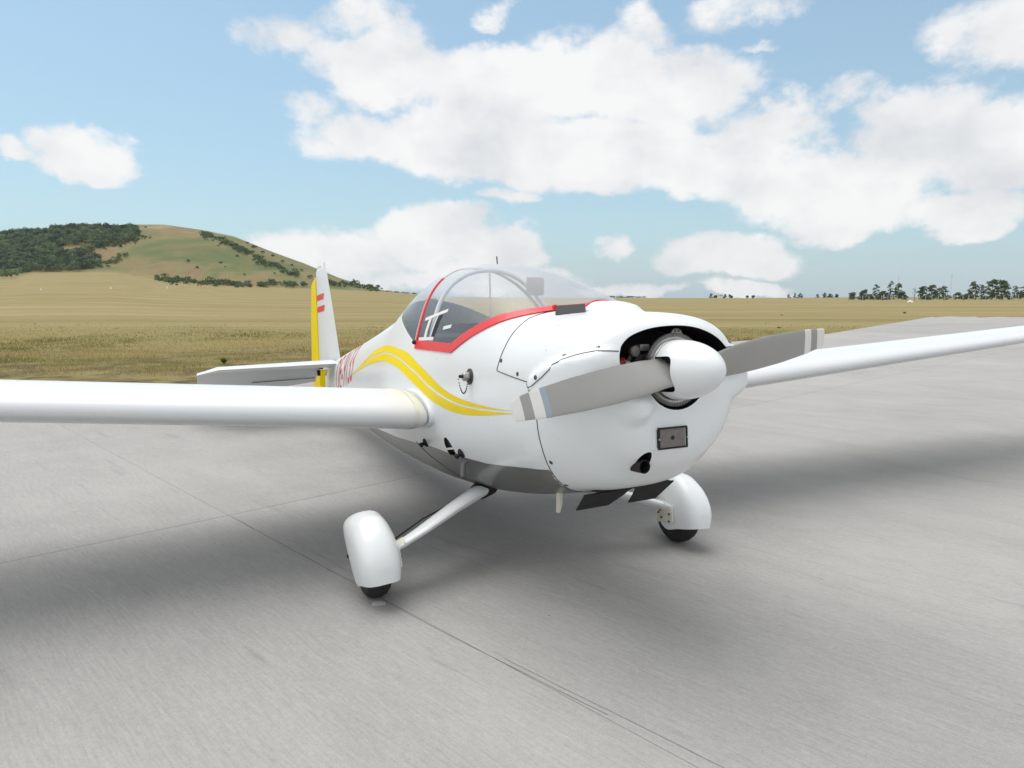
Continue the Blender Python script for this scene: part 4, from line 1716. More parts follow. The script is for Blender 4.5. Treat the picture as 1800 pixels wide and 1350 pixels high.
def loft(rings, cap0=True, cap1=True):
    b = bmesh.new()
    vr = [[b.verts.new(p) for p in r_] for r_ in rings]
    n = len(vr[0])
    for q0, q1 in zip(vr, vr[1:]):
        for i in range(n):
            b.faces.new((q0[i], q0[(i + 1) % n], q1[(i + 1) % n], q1[i]))
    if cap0: b.faces.new(vr[0][::-1])
    if cap1: b.faces.new(vr[-1])
    return b


INC = R(2.5)
for sd in (1, -1):
    zr = -.255
    dih = .0885 if sd > 0 else .0635
    zr = -.318 if sd > 0 else -.298
    rings = []
    for (ay, sq) in ((.560, .55), (.568, .80), (.580, .91), (.60, .975), (.625, 1.0), (.9, 1), (1.6, 1), (2.4, 1), (3.4, 1), (4.4, 1), (5.4, 1), (6.4, 1), (7.2, 1), (7.45, .9), (7.58, .55)):
        ch_ = 1.52 - .088 * (ay - .6)
        th_ = .168 - .0022 * ay
        xle = 1.70 + .012 * ay + (1 - sq) * .10
        rings.append(wing_ring(xle, sd * ay, zr + dih * ay, ch_ - (1 - sq) * .16, th_, INC, squash=sq))
    wing = pm('wing', loft(rings), MAT_WING, sharp=60)
    # root rib cap with its seam, stained by hands and weather
    rr_ = []
    for (ay, gs) in ((.500, .006), (.556, .006)):
        r_ = wing_ring(1.725, sd * ay, zr + dih * .58, 1.48, .170, INC, squash=1.0)
        rr_.append(r_)
    pm('root_fairing', loft(rr_), MAT_WHITE, wing, sharp=60)
    sr = wing_ring(1.70, sd * .632, zr + dih * .632, 1.52, .168, INC)
    b = bmesh.new()
    vr_ = []
    for off_, yo_ in ((1.0012, .626), (1.0035, .632), (1.0012, .638)):
        cx_, cz_ = np.mean([p[0] for p in sr]), np.mean([p[2] for p in sr])
        vr_.append([b.verts.new((cx_ + (p[0] - cx_) * off_, sd * yo_, cz_ + (p[2] - cz_) * (1 + (off_ - 1) * 4))) for p in sr])
    for q0, q1 in zip(vr_, vr_[1:]):
        for i in range(len(q0)):
            b.faces.new((q0[i], q0[(i + 1) % len(q0)], q1[(i + 1) % len(q0)], q1[i]))
    pm('root_seam', b, MAT_TRIM, wing)
    # aileron: split line on the underside
    sp_ = []
    for ay in np.linspace(3.8, 7.1, 12):
        r_ = wing_ring(1.70 + .012 * ay, sd * ay, zr + dih * ay, 1.52 - .088 * (ay - .6), .168 - .0022 * ay, INC)
        sp_.append(r_[5])
    b = bmesh.new()
    add_tube(b, [Vector(p) for p in sp_], .004, 6)
    pm('aileron_gap', b, MAT_SEAM, wing)
    # joint strap and small access plate under the wing root
    q_ = [(1.98, sd * .50, -.385), (2.02, sd * .47, -.43), (2.05, sd * .46, -.475)]

# ------------------------------------------------------------------ tail
rings = []
for (z_, xl, xh, th_) in ((-.02, 6.84, 8.18, .13), (.10, 6.88, 8.18, .13), (.5, 7.08, 8.18, .12), (.9, 7.28, 8.18, .11), (1.25, 7.47, 8.18, .10), (1.37, 7.54, 8.17, .095), (1.405, 7.58, 8.14, .07), (1.415, 7.64, 8.10, .03)):
    n = 18
    ch_ = (xh - xl) * 1.0
    ring = []
    for k in range(n + 1):
        u = (1 - math.cos(math.pi * k / n)) / 2
        ring.append((xl + u * ch_, th_ * .5 * (math.sin(math.pi * min(1, u * 1.25) * .5) if u < .8 else 1 - .45 * (u - .8) / .2) * (1 if u > 0 else 0), z_))
    back = [(p[0], -p[1], p[2]) for p in ring[::-1][:-1]]
    rings.append(ring + back)
fin = pm('fin', loft(rings), MAT_WING, sharp=50)


def rudder_pt(x, y, z, a_=R(9)):
    dxx = x - 8.185
    return (8.185 + dxx * math.cos(a_) - y * math.sin(a_), dxx * math.sin(a_) + y * math.cos(a_), z)


b = bmesh.new()
vr = []
for (z_, te, hw_) in ((-.44, 8.42, .032), (-.36, 8.58, .038), (.10, 8.62, .046), (.7, 8.56, .042), (1.22, 8.48, .038), (1.27, 8.40, .034), (1.31, 8.30, .026)):
    vr.append([b.verts.new(rudder_pt(*q)) for q in ((8.19, hw_, z_), (8.25, hw_ * 1.0, z_), (te, .004, z_), (te, -.004, z_), (8.25, -hw_, z_), (8.19, -hw_, z_))])
for q0, q1 in zip(vr, vr[1:]):
    for i in range(6):
        b.faces.new((q0[i], q0[(i + 1) % 6], q1[(i + 1) % 6], q1[i]))
b.faces.new(vr[0][::-1])
b.faces.new(vr[-1])
pm('rudder', b, MAT_YELLOW, sharp=40)
b = bmesh.new()
add_box(b, (8.04, 0, 1.425), (.18, .04, .06), None, .012)
pm('fin_cap', b, MAT_TRIM, fin)
b = bmesh.new()
add_tube(b, [(7.66, 0, 1.38), (7.655, 0, 1.44), (7.665, 0, 1.475)], [.014, .010, .004], 8)
pm('fin_probe', b, MAT_TRIM, fin)
# small red-white-red flag on both faces of the fin
for sd in (1, -1):
    for (z0, z1) in ((.955, 1.035), (.79, .87)):
        b = bmesh.new()
        sh = (z0 - .79) * .16
        q = [(7.62 + sh, z0), (8.15, z0), (8.15, z1), (7.58 + sh, z1)]
        th_ = .0475 - .012 * z0
        k = 6
        V_ = []
        for i in range(k + 1):
            for (lo_, hi_) in ((q[0], q[1]), (q[3], q[2])):
                x_ = lo_[0] + (hi_[0] - lo_[0]) * i / k
                z_ = lo_[1]
                xl = float(np.interp(z_, [.5, .9, 1.25], [7.08, 7.28, 7.47]))
                u = (x_ - xl) / (8.18 - xl)
                tt = float(np.interp(z_, [.5, .9, 1.25], [.12, .11, .10]))
                yk = tt * .5 * (math.sin(math.pi * min(1, u * 1.25) * .5) if u < .8 else 1 - .45 * (u - .8) / .2)
                V_.append(b.verts.new((x_, sd * (yk + .003), z_)))
        for i in range(k):
            b.faces.new((V_[2 * i], V_[2 * i + 2], V_[2 * i + 3], V_[2 * i + 1]))
        pm('flag_stripe', b, MAT_RED, fin)

for sd in (1, -1):
    rings = []
    for (ay, xl, ch_, sq) in ((.06, 6.80, .62, 1), (.5, 6.84, .58, 1), (1.0, 6.90, .52, 1), (1.46, 6.95, .47, 1), (1.58, 7.09, .34, .8), (1.70, 7.26, .18, .4)):
        th_ = .105 - .03 * ay / 1.5
        ring = []
        n = 12
        for k in range(2 * n):
            a_ = math.pi * k / n
            u = (1 - math.cos(a_)) / 2
            h = th_ * .5 * sq * math.sin(math.pi * min(1, u * 1.7) * .5) * (1 if u < .6 else 1 - .35 * (u - .6) / .4)
            ring.append((xl + u * ch_, sd * ay, .062 - .018 * ay - max(0, ay - 1.46) * .22 + (h if k <= n else -h)))
        rings.append(ring)
    tp = pm('tailplane', loft(rings), MAT_WING, sharp=50)
    # elevator, hanging down
    a_ = R(31)
    b = bmesh.new()
    vr = []
    for (ay, ce) in ((.17, .46), (.55, .54), (1.2, .52), (1.50, .46), (1.69, .34)):
        z0 = .060 - .018 * ay - max(0, ay - 1.46) * .22
        hx = 7.43
        q = []
        for (u, h) in ((0, .030), (.3, .026), (1, .004), (1, -.004), (.3, -.026), (0, -.030)):
            q.append((hx + u * ce * math.cos(a_) + h * math.sin(a_), sd * ay, z0 - u * ce * math.sin(a_) + h * math.cos(a_)))
        vr.append([b.verts.new(p) for p in q])
    for q0, q1 in zip(vr, vr[1:]):
        for i in range(6):
            b.faces.new((q0[i], q0[(i + 1) % 6], q1[(i + 1) % 6], q1[i]))
    b.faces.new(vr[0][::-1])
    b.faces.new(vr[-1])
    ev = pm('elevator', b, MAT_WING, sharp=30)
    b = bmesh.new()
    add_tube(b, [(7.43 + .30 * math.cos(a_), sd * .20, .052 - .30 * math.sin(a_) - .026), (7.43 + .33 * math.cos(a_), sd * 1.02, .040 - .33 * math.sin(a_) - .026)], .005, 6)
    pm('trim_tab_gap', b, MAT_SEAM, ev)
    b = bmesh.new()
    add_box(b, (7.44, sd * .15, .02), (.06, .05, .06), None, .01)
    add_box(b, (7.52, sd * .17, -.06), (.05, .04, .08), None, .01)
    pm('elevator_hinge', b, MAT_BLACK, ev)
# tail wheel under the boom
b = bmesh.new()
add_lathe(b, [(-.035, .06), (-.035, .09), (-.02, .105), (.02, .105), (.035, .09), (.035, .06)], (6.75, 0, -.588), 'y', 24)
tw = pm('tail_wheel', b, MAT_TYRE)
b = bmesh.new()
add_tube(b, [(6.60, 0, -.46), (6.75, .045, -.588)], .014, 8)
add_tube(b, [(6.60, 0, -.46), (6.75, -.045, -.588)], .014, 8)
pm('tail_fork', b, MAT_DARKSTEEL, tw)

# ------------------------------------------------------------------ undercarriage
GN = Vector((-.08715574, 0, .9961947))         # ground normal in aircraft axes
for sd in (1, -1):
    C_ = Vector((1.4006, sd * 1.021, -1.1843)) + GN * .172
    leg = bmesh.new()
    P_ = [(1.70, sd * .16, -.715), (1.665, sd * .27, -.742), (1.52, sd * .52, -.805), (1.40, sd * .74, -.872), (1.365, sd * .87, -.920), (1.385, sd * .95, -.965)]
    add_tube(leg, [Vector(p) for p in P_], [.110, .104, .084, .068, .060, .056], 20, flat=.38, up=(.18, sd * .25, .95))
    lg = pm('gear_leg', leg, MAT_FAIRING)
    b = bmesh.new()
    add_tube(b, [Vector((1.37, sd * .845, -.908)), Vector((1.376, sd * .885, -.927))], [.0645, .063], 20, flat=.42, up=(.18, sd * .25, .95))
    pm('leg_clamp', b, MAT_TRIM, lg)
    b = bmesh.new()
    add_tube(b, [Vector((1.64, sd * .33, -.742)), Vector((1.50, sd * .70, -.83)), Vector((1.44, sd * .93, -.93))], .005, 6)
    pm('brake_hose', b, MAT_BLACK, lg)
    b = bmesh.new()
    add_tube(b, [Vector((1.675, sd * .225, -.725)), Vector((1.655, sd * .285, -.748))], [.118, .100], 20, flat=.5, up=(.18, sd * .25, .95))
    pm('leg_boot', b, MAT_RUBBER, lg)
    # wheel
    b = bmesh.new()
    add_lathe(b, [(-.040, .075), (-.058, .085), (-.066, .115), (-.062, .145), (-.045, .163), (-.022, .171), (0, .1725), (.022, .171), (.045, .163), (.062, .145), (.066, .115), (.058, .085), (.040, .075)], (0, 0, 0), 'y', 48)
    bmesh.ops.transform(b, matrix=Matrix.Translation(C_), verts=b.verts)
    wh = pm('main_wheel', b, MAT_TYRE)
    b = bmesh.new()
    add_lathe(b, [(-.050, 0), (-.050, .03), (-.038, .04), (-.044, .08), (.044, .08), (.038, .04), (.050, .03), (.050, 0)], (0, 0, 0), 'y', 28)
    bmesh.ops.transform(b, matrix=Matrix.Translation(C_), verts=b.verts)
    pm('rim', b, MAT_REFLECTOR, wh)
    # spat: a deep mudguard, open below and behind
    xs_ = np.concatenate([[-.255, -.252, -.245, -.23], np.linspace(-.21, .22, 24), [.25, .28, .30]])
    top_k = ([-.255, -.24, -.205, -.15, -.08, -.02, .06, .15, .25, .30], [.070, .115, .165, .218, .258, .279, .280, .258, .212, .17])
    bot_k = ([-.255, -.20, -.13, -.03, .02, .10, .20, .30], [-.020, -.034, -.050, -.078, -.062, .015, .09, .16])
    wid_k = ([-.255, -.24, -.205, -.15, -.06, .0, .1, .2, .30], [.045, .075, .096, .110, .117, .118, .114, .102, .075])
    b = bmesh.new()
    rings = []
    n = 26
    for dx_ in xs_:
        zt_ = float(pchip(np.array(top_k[0]), np.array(top_k[1]), dx_))
        zb_ = float(pchip(np.array(bot_k[0]), np.array(bot_k[1]), dx_))
        w_ = float(pchip(np.array(wid_k[0]), np.array(wid_k[1]), dx_))
        zm = zb_ + (zt_ - zb_) * .38
        ring = []
        for k in range(n + 1):
            t = k / n
            # outline: up one flank, over the crown, down the other
            if t < .2:
                y_, z_ = w_ * (0.90 + .10 * math.sin(t / .2 * math.pi / 2)), zb_ + (zm - zb_) * t / .2
            elif t > .8:
                y_, z_ = -w_ * (0.90 + .10 * math.sin((1 - t) / .2 * math.pi / 2)), zb_ + (zm - zb_) * (1 - t) / .2
            else:
                a_ = math.pi * (t - .2) / .6
                y_ = w_ * math.copysign(abs(math.cos(a_)) ** (2 / 2.7), math.cos(a_))
                z_ = zm + (zt_ - zm) * abs(math.sin(a_)) ** (2 / 2.4)
            ring.append(b.verts.new((dx_, y_, z_)))
        rings.append(ring)
    for q0, q1 in zip(rings, rings[1:]):
        for i in range(n):
            b.faces.new((q0[i], q0[i + 1], q1[i + 1], q1[i]))
    b.faces.new(rings[0])
    bmesh.ops.recalc_face_normals(b, faces=b.faces)
    bmesh.ops.solidify(b, geom=list(b.faces), thickness=.006)
    cam_ = Matrix.Translation(C_) @ Matrix.Rotation(R(-4.5) * sd, 4, 'X') @ Matrix.Rotation(R(-4), 4, 'Y')
    bmesh.ops.transform(b, matrix=cam_, verts=b.verts)
    spat = pm('wheel_spat', b, MAT_FAIRING, sharp=50)
    # mounting plate on the inner flank
    b = bmesh.new()
    add_box(b, (-.02, -sd * .124, .02), (.17, .012, .10), Matrix.Rotation(R(14), 3, 'Y'), .004)
    bmesh.ops.transform(b, matrix=cam_, verts=b.verts)
    pl = pm('mounting_plate', b, MAT_TRIM)
    for dx_, dz_ in ((-.075, .035), (-.08, -.012), (.035, .02), (.0, -.005), (.02, .04)):
        b = bmesh.new()
        add_lathe(b, [(0, .007), (.008, .006), (.009, 0)], (0, 0, 0), 'y', 8)
        bmesh.ops.transform(b, matrix=cam_ @ Matrix.Translation((dx_, -sd * .130, dz_)) @ Matrix.Diagonal((1, -sd, 1, 1)), verts=b.verts)
        pm('bolt', b, MAT_DARKSTEEL, pl)
    b = bmesh.new()
    add_lathe(b, [(-.004, .010), (.006, .009), (.007, 0)], (0, 0, 0), 'y', 10)
    bmesh.ops.transform(b, matrix=cam_ @ Matrix.Translation((.13, sd * .105, .03)) @ Matrix.Diagonal((1, sd, 1, 1)), verts=b.verts)
    pm('spat_bolt', b, MAT_BLACK, spat)


# ------------------------------------------------------------------ scenery
def at(px, y_dist, lift=0.0):
    """point on the ground at a given distance, in the direction of a picture column"""
    x = (px - 900) / 1250 * y_dist
    return Vector((x, y_dist, height(x, y_dist) - 0.04 + lift))


def hill_at(px, py):
    """point of the ground seen through a picture point (marching along the ray)"""
    d = cam_ray(px, py)
    d = d / d.y
    prev = None
    for y in np.arange(60, 1400, 4.0):
        p = Vector((d.x * y, y, CAM_H + d.z * y))
        if p.z <= height(p.x, p.y):
            return p
    return None


def leaf_cloud(V, F, tones, centre, radii, n, size, tone, rg, flat=0.0):
    """n small leaf clumps scattered through an ellipsoid, denser to its skin"""
    c = np.array(centre)
    k = rg.normal(size=(n, 3))
    k /= np.linalg.norm(k, axis=1)[:, None]
    k[:, 2] = np.where(k[:, 2] < -.3, -k[:, 2] * .6, k[:, 2])
    r_ = rg.uniform(.45, 1.0, n) ** .5
    P = c + k * r_[:, None] * np.array(radii)
    nor = k + rg.normal(scale=.18, size=(n, 3))
    nor /= np.linalg.norm(nor, axis=1)[:, None]
    t1 = np.cross(nor, rg.normal(size=(n, 3)))
    t1 /= np.linalg.norm(t1, axis=1)[:, None]
    t2 = np.cross(nor, t1)
    s1 = size * rg.uniform(.55, 1.35, n)[:, None]
    s2 = s1 * rg.uniform(.5, .9, n)[:, None]
    st = len(V)
    quad = np.stack([P - t1 * s1, P - t2 * s2, P + t1 * s1, P + t2 * s2], 1).reshape(-1, 3)
    V.extend(map(tuple, quad))
    F.extend([(st + 4 * i, st + 4 * i + 1, st + 4 * i + 2, st + 4 * i + 3) for i in range(n)])
    tones.extend(np.repeat(np.clip(tone + rg.normal(scale=.09, size=n), 0, 1), 4).tolist())


def leaf_obj(name, V, F, tones, mat_, parent=None):
    me = bpy.data.meshes.new(name)
    me.from_pydata(V, [], F)
    at_ = me.attributes.new('tone', 'FLOAT', 'POINT')
    at_.data.foreach_set('value', np.array(tones, dtype=np.float32))
    return link_mesh(name, me, mat_, parent)


def in_poly(poly, x, y):
    c = False
    for i in range(len(poly)):
        (x0, y0), (x1, y1) = poly[i], poly[(i + 1) % len(poly)]
        if (y0 > y) != (y1 > y) and x < x0 + (y - y0) / (y1 - y0) * (x1 - x0):
            c = not c
    return c


# ---- wood on the left shoulder of the hill: one mass
WOOD = [(-120, 492), (-120, 468), (0, 414), (60, 402), (120, 395), (180, 397), (238, 402), (246, 414), (238, 424), (205, 432), (165, 438), (158, 448), (175, 462), (176, 470), (150, 476), (118, 479), (60, 480), (34, 484), (22, 491), (-40, 496)]
GLADE = [[(92, 441), (110, 434), (150, 431), (158, 436), (130, 446), (105, 447)], [(132, 462), (150, 452), (168, 444), (160, 452), (140, 466)]]
V, F, T_ = [], [], []
rg = np.random.default_rng(11)
cnt = 0
while cnt < 1500:
    px, py = rg.uniform(-120, 250), rg.uniform(394, 492)
    if not in_poly(WOOD, px, py) or any(in_poly(g, px, py) for g in GLADE):
        continue
    p = hill_at(px, max(py, 404 if px > 90 else 412))
    if p is None:
        continue
    h = rg.uniform(5.0, 8.5)
    leaf_cloud(V, F, T_, (p.x, p.y, p.z + h * .42), (h * rg.uniform(.42, .66), h * .5, h * rg.uniform(.42, .6)), 64, h * .12, rg.uniform(.0, .9), rg)
    cnt += 1
tag(leaf_obj('wood', V, F, T_, MAT_WOOD), 'dark green wood covering the left shoulder of the hill', 'wood', kind='stuff')

# ---- strips of scrub along the foot and the right-hand gully of the hill: masses
def scrub(name, path, n, hpx, label, spread=3.0, seed=1, tone=(.2, .8)):
    V, F, T_ = [], [], []
    rg = np.random.default_rng(seed)
    L = [0]
    for a, b in zip(path, path[1:]):
        L.append(L[-1] + math.hypot(b[0] - a[0], b[1] - a[1]))
    for _ in range(n):
        t = rg.uniform(0, L[-1])
        px = float(np.interp(t, L, [p[0] for p in path]))
        py = float(np.interp(t, L, [p[1] for p in path])) + rg.normal(scale=spread)
        p = hill_at(px, py)
        if p is None:
            continue
        h = hpx * rg.uniform(.5, 1.25) / 1250 * p.y
        leaf_cloud(V, F, T_, (p.x, p.y, p.z + h * .4), (h * rg.uniform(.5, .95), h * .6, h * .55), 40, h * .17, rg.uniform(*tone), rg)
    return tag(leaf_obj(name, V, F, T_, MAT_BUSH), label, 'scrub', kind='stuff')


scrub('scrub_strip', [(275, 493), (310, 497), (350, 499), (400, 502), (440, 505)], 110, 9, 'low dark scrub strip along the foot of the bare hill', 2.2, 3)
scrub('scrub_strip', [(455, 505), (480, 501), (505, 504), (538, 505)], 36, 9, 'short scrub strip at the hill foot just left of the tail fin', 1.8, 4)
scrub('scrub_strip', [(575, 500), (610, 503), (640, 507), (672, 511)], 60, 8, 'scrub at the hill foot between tail fin and canopy', 2.2, 5)
scrub('scrub_strip', [(356, 416), (385, 424), (405, 432), (425, 441), (445, 453), (470, 465), (500, 477), (525, 486)], 130, 7, 'long dark scrub strip running down the gully of the hill', 3.0, 6)
scrub('scrub_strip', [(150, 470), (180, 466), (205, 459), (225, 448)], 44, 6, 'thin scrub line trailing right from the lower edge of the wood', 3.0, 8)
scrub('scrub_strip', [(180, 440), (205, 434), (240, 424), (268, 414)], 40, 5, 'thin scrub line trailing right from the upper edge of the wood', 2.4, 9)

# ---- single bushes on the open slope
V, F, T_ = [], [], []
leaf_cloud(V, F, T_, (0, 0, .42), (.62, .6, .5), 70, .16, .45, np.random.default_rng(5))
bush_me = bpy.data.meshes.new('bush')
bush_me.from_pydata(V, [], F)
bush_me.attributes.new('tone', 'FLOAT', 'POINT').data.foreach_set('value', np.array(T_, dtype=np.float32))
bush_me.materials.append(MAT_BUSH)
BUSH = [(347, 472, 5, 'single bush low on the open middle of the slope'), (388, 464, 5, 'small bush in the middle of the bare slope'), (396, 470, 3, 'tiny bush just below the mid-slope bush'),
        (417, 452, 5, 'round bush at the edge beside the gully scrub'), (384, 434, 4, 'small bush left of the upper gully'), (331, 461, 6, 'greener bush on the left of the bare slope'),
        (430, 484, 4, 'small bush low on the right of the bare slope'), (452, 465, 6, 'bush touching the left side of the gully scrub'), (435, 429, 5, 'bush high right of the gully'),
        (403, 426, 4, 'highest bush just right of the gully'), (447, 437, 7, 'wide bush pair on the right-hand ridge'), (462, 446, 6, 'bush on the right-hand ridge below the wide pair'),
        (480, 452, 6, 'dark bush halfway down the right-hand ridge'), (497, 462, 6, 'bush on the ridge above the tail fin tip'), (513, 468, 5, 'bush on the ridge left of the tail fin tip'),
        (530, 477, 5, 'bush low on the ridge beside the fin top'), (505, 480, 4, 'small bush below the gully end'), (483, 482, 4, 'small bush under the gully scrub'),
        (545, 490, 8, 'larger bush behind the tail fin'), (238, 402, 6, 'bush standing on the skyline at the wood edge'), (256, 401, 4, 'small bush alone on the bare skyline')]
for (px, py, hp_, lab) in BUSH:
    p = hill_at(px, py)
    if p is None:
        p = hill_at(px, py + 4)
    if p is None:
        continue
    o = bpy.data.objects.new('bush', bush_me)
    col.objects.link(o)
    o.location = p
    s_ = hp_ / 1250 * p.y
    o.scale = (s_ * rng.uniform(.9, 1.4), s_, s_)
    o.rotation_euler.z = rng.uniform(0, 6)
    tag(o, lab, 'bush', 'bushes on the bare hill slope')

# ---- row of trees beyond the field on the right
def tree(px, hpx, wpx, dist, label, seed, kind='full', group='trees beyond the fence on the right'):
    rg = np.random.default_rng(seed)
    p = at(px, dist)
    H, Wd = hpx / 1250 * dist, wpx / 1250 * dist
    r = empty('tree', p)
    tag(r, label, 'tree', group)
    b = bmesh.new()
    lean = rg.uniform(-.08, .08)
    tops = []
    add_tube(b, [(0, 0, -.1), (lean * H * .3, 0, H * .35), (lean * H * .6, .0, H * .78)], [max(.07, H * .014), H * .011, H * .005], 7)
    nb = 7 if kind != 'bush' else 3
    for k in range(nb):
        z0 = H * rg.uniform(.18, .6)
        a_ = rg.uniform(0, 6.28)
        e = Vector((math.cos(a_) * Wd * rg.uniform(.25, .48), math.sin(a_) * Wd * .4, z0 + H * rg.uniform(.15, .38)))
        add_tube(b, [(lean * z0, 0, z0), ((lean * z0 + e.x) / 2, e.y / 2, (z0 + e.z) / 2 + H * .03), tuple(e)], [H * .010, H * .007, H * .003], 5)
        tops.append(e)
    tr_ = from_bm('trunk', b, MAT_BARK, r)
    V, F, T_ = [], [], []
    cl = []
    if kind == 'bare':
        cl = [(e, .10, 8) for e in tops[:4]]
    else:
        k_n = {'full': 30, 'thin': 20, 'bush': 12}[kind]
        z_lo = {'full': .07, 'thin': .14, 'bush': .12}[kind]
        for k in range(k_n):
            t = (k + rg.uniform(0, 1)) / k_n
            z_ = H * (z_lo + (.90 - z_lo) * t)
            env = math.sin(math.pi * min(1, .22 + .72 * t)) ** .7
            a_ = rg.uniform(0, 6.28)
            rr = Wd * .42 * env * rg.uniform(.35, 1.0)
            q = {'full': rg.uniform(.14, .24), 'thin': rg.uniform(.14, .24), 'bush': rg.uniform(.24, .34)}[kind]
            cl.append((Vector((lean * z_ + math.cos(a_) * rr, math.sin(a_) * rr, z_)), q, 34))
        if kind != 'bush':
            for k in range(6):
                cl.append((Vector((rg.uniform(-.6, .6) * Wd, rg.uniform(-.3, .3) * Wd, H * rg.uniform(.04, .20))), .22, 26))
    for e, q, n in cl:
        rad = Wd * q
        leaf_cloud(V, F, T_, tuple(e), (rad, rad, max(rad * rg.uniform(.65, .95), H * .05)), n, max(.13, rad * .26), rg.uniform(.1, .7), rg)
    leaf_obj('crown', V, F, T_, MAT_TREE, r)
    return r


ROW = [(1494, 13, 16, 'bush', 'low rounded bush at the left end of the tree row'), (1513, 18, 20, 'full', 'spreading tree second from the left end of the row'),
       (1526, 10, 12, 'bush', 'low bush filling the gap left of the first tall tree'), (1535, 29, 15, 'thin', 'slim tall tree with a tufted top, leftmost of the tall ones'),
       (1547, 16, 20, 'full', 'broad low tree right of the leftmost slim tree'), (1559, 36, 13, 'thin', 'tallest slim tree in the left half of the row'),
       (1572, 30, 18, 'full', 'tall leafy tree touching the tallest slim one'), (1584, 15, 18, 'bush', 'low bush left of the dead trunk'),
       (1602, 28, 9, 'bare', 'almost bare dead tree in the middle of the row'), (1616, 25, 20, 'full', 'dense tree right of the dead one'),
       (1631, 27, 20, 'full', 'dense leaning-crowned tree left of the mast'), (1641, 13, 14, 'bush', 'low bush between two dense trees near the mast'), (1653, 26, 20, 'thin', 'open-crowned tree just left of the mast'),
       (1680, 12, 16, 'bush', 'low bush right of the mast, before the big trees'), (1692, 9, 16, 'bush', 'lowest bush at the foot of the big right-hand trees'), (1703, 33, 20, 'full', 'tall tree leftmost of the big right-hand group'),
       (1719, 28, 14, 'thin', 'narrower tree second in the big right-hand group'), (1736, 37, 26, 'full', 'biggest dark tree of the right-hand group'),
       (1754, 36, 26, 'full', 'big dark tree right of the biggest one'), (1776, 26, 14, 'thin', 'thin see-through tree near the right edge'), (1788, 16, 16, 'bush', 'low bush beside the tree at the right edge'), (1798, 31, 22, 'full', 'dark tree cut by the right edge of the photo')]
for i, (px, hp_, wp_, kd, lab) in enumerate(ROW):
    tree(px, hp_, wp_, 300 + (i * 37 % 17), lab, 100 + i, kd)

FAR = [(1247, 9, 7, 'far tree leftmost on the flat horizon'), (1256, 5, 9, 'far low bush right of the leftmost far tree'), (1271, 8, 7, 'far pointed tree beside the small pale hut'), (1281, 6, 8, 'far bush right of the pale hut'),
       (1311, 5, 6, 'far round bush alone on the horizon'), (1321, 5, 7, 'far flat bush right of the lone round one'), (1383, 7, 6, 'far tree first of the horizon trio'), (1393, 9, 6, 'far tree tallest of the horizon trio'), (1403, 8, 9, 'far broad tree last of the horizon trio'),
       (1433, 7, 6, 'far thin tree left of the fence line'), (1446, 9, 8, 'far tree with a tall stem near the fence line'), (1455, 7, 9, 'far bush at the left end of the fence line'), (1466, 6, 8, 'far small bush under the left fence end')]
for i, (px, hp_, wp_, lab) in enumerate(FAR):
    tree(px, hp_, wp_, 560, lab, 300 + i, 'thin' if hp_ > 6 else 'bush', 'small far trees on the horizon')


def far_hedge(name, path, n, dist, hpx, label, seed):
    V, F, T_ = [], [], []
    rg = np.random.default_rng(seed)
    for _ in range(n):
        px = rg.uniform(*path)
        p = at(px, dist)
        h = hpx * rg.uniform(.5, 1.2) / 1250 * dist
        leaf_cloud(V, F, T_, (p.x, p.y, p.z + h * .45), (h * 1.2, h, h * .5), 26, h * .22, rg.uniform(.2, .8), rg)
    return tag(leaf_obj(name, V, F, T_, MAT_BUSH), label, 'hedge', kind='stuff')


far_hedge('hedgerow', (1064, 1132), 46, 590, 3.6, 'thin dark hedgerow on the horizon right of the canopy', 21)
far_hedge('hedgerow', (680, 735), 26, 590, 3.2, 'thin dark hedgerow on the horizon left of the canopy', 22)

# ---- fence in front of the tree row: concrete posts
fence = empty('fence', at(1640, 280))
tag(fence, 'line of pale concrete fence posts in front of the tree row', 'fence')
b = bmesh.new()
add_box(b, (0, 0, 1.0), (.16, .16, 2.0), None, .02)
post0 = from_bm('post', b, MAT_POST, fence)
posts = [1488, 1500, 1512, 1523, 1533, 1545, 1556, 1563, 1572, 1582, 1592, 1603, 1611, 1622, 1633, 1644, 1655, 1668, 1687, 1697, 1707, 1716, 1727, 1744, 1758, 1770, 1784, 1797]
for i, px in enumerate(posts):
    o = post0 if i == 0 else post0.copy()
    if i:
        col.objects.link(o)
        o.parent = fence
    o.location = at(px, 282) - fence.location
b = bmesh.new()
for z_ in (.5, 1.1, 1.7):
    add_tube(b, [at(px, 282) - fence.location + Vector((0, 0, z_)) for px in posts], .012, 4)
from_bm('wire', b, MAT_MAST, fence)

# ---- masts
for (px, hp_, dist, lab) in ((1665, 45, 320, 'thin tall mast rising between the trees on the right'), (1572.5, 42, 340, 'faint thin mast behind the tallest tree of the row'), (688, 22, 560, 'tiny mast on the horizon left of the canopy'), (1266, 10, 560, 'tiny pole beside the far pale hut')):
    p = at(px, dist)
    r = empty('mast', p)
    tag(r, lab, 'mast')
    H = hp_ / 1250 * dist
    b = bmesh.new()
    add_tube(b, [(0, 0, 0), (0, 0, H)], [.07, .035], 8)
    from_bm('pole', b, MAT_MAST, r)
    b = bmesh.new()
    add_box(b, (0, 0, H * .93), (1.0, .08, .08))
    add_box(b, (0, 0, H * .86), (.7, .08, .08))
    from_bm('crossarm', b, MAT_MAST, r)

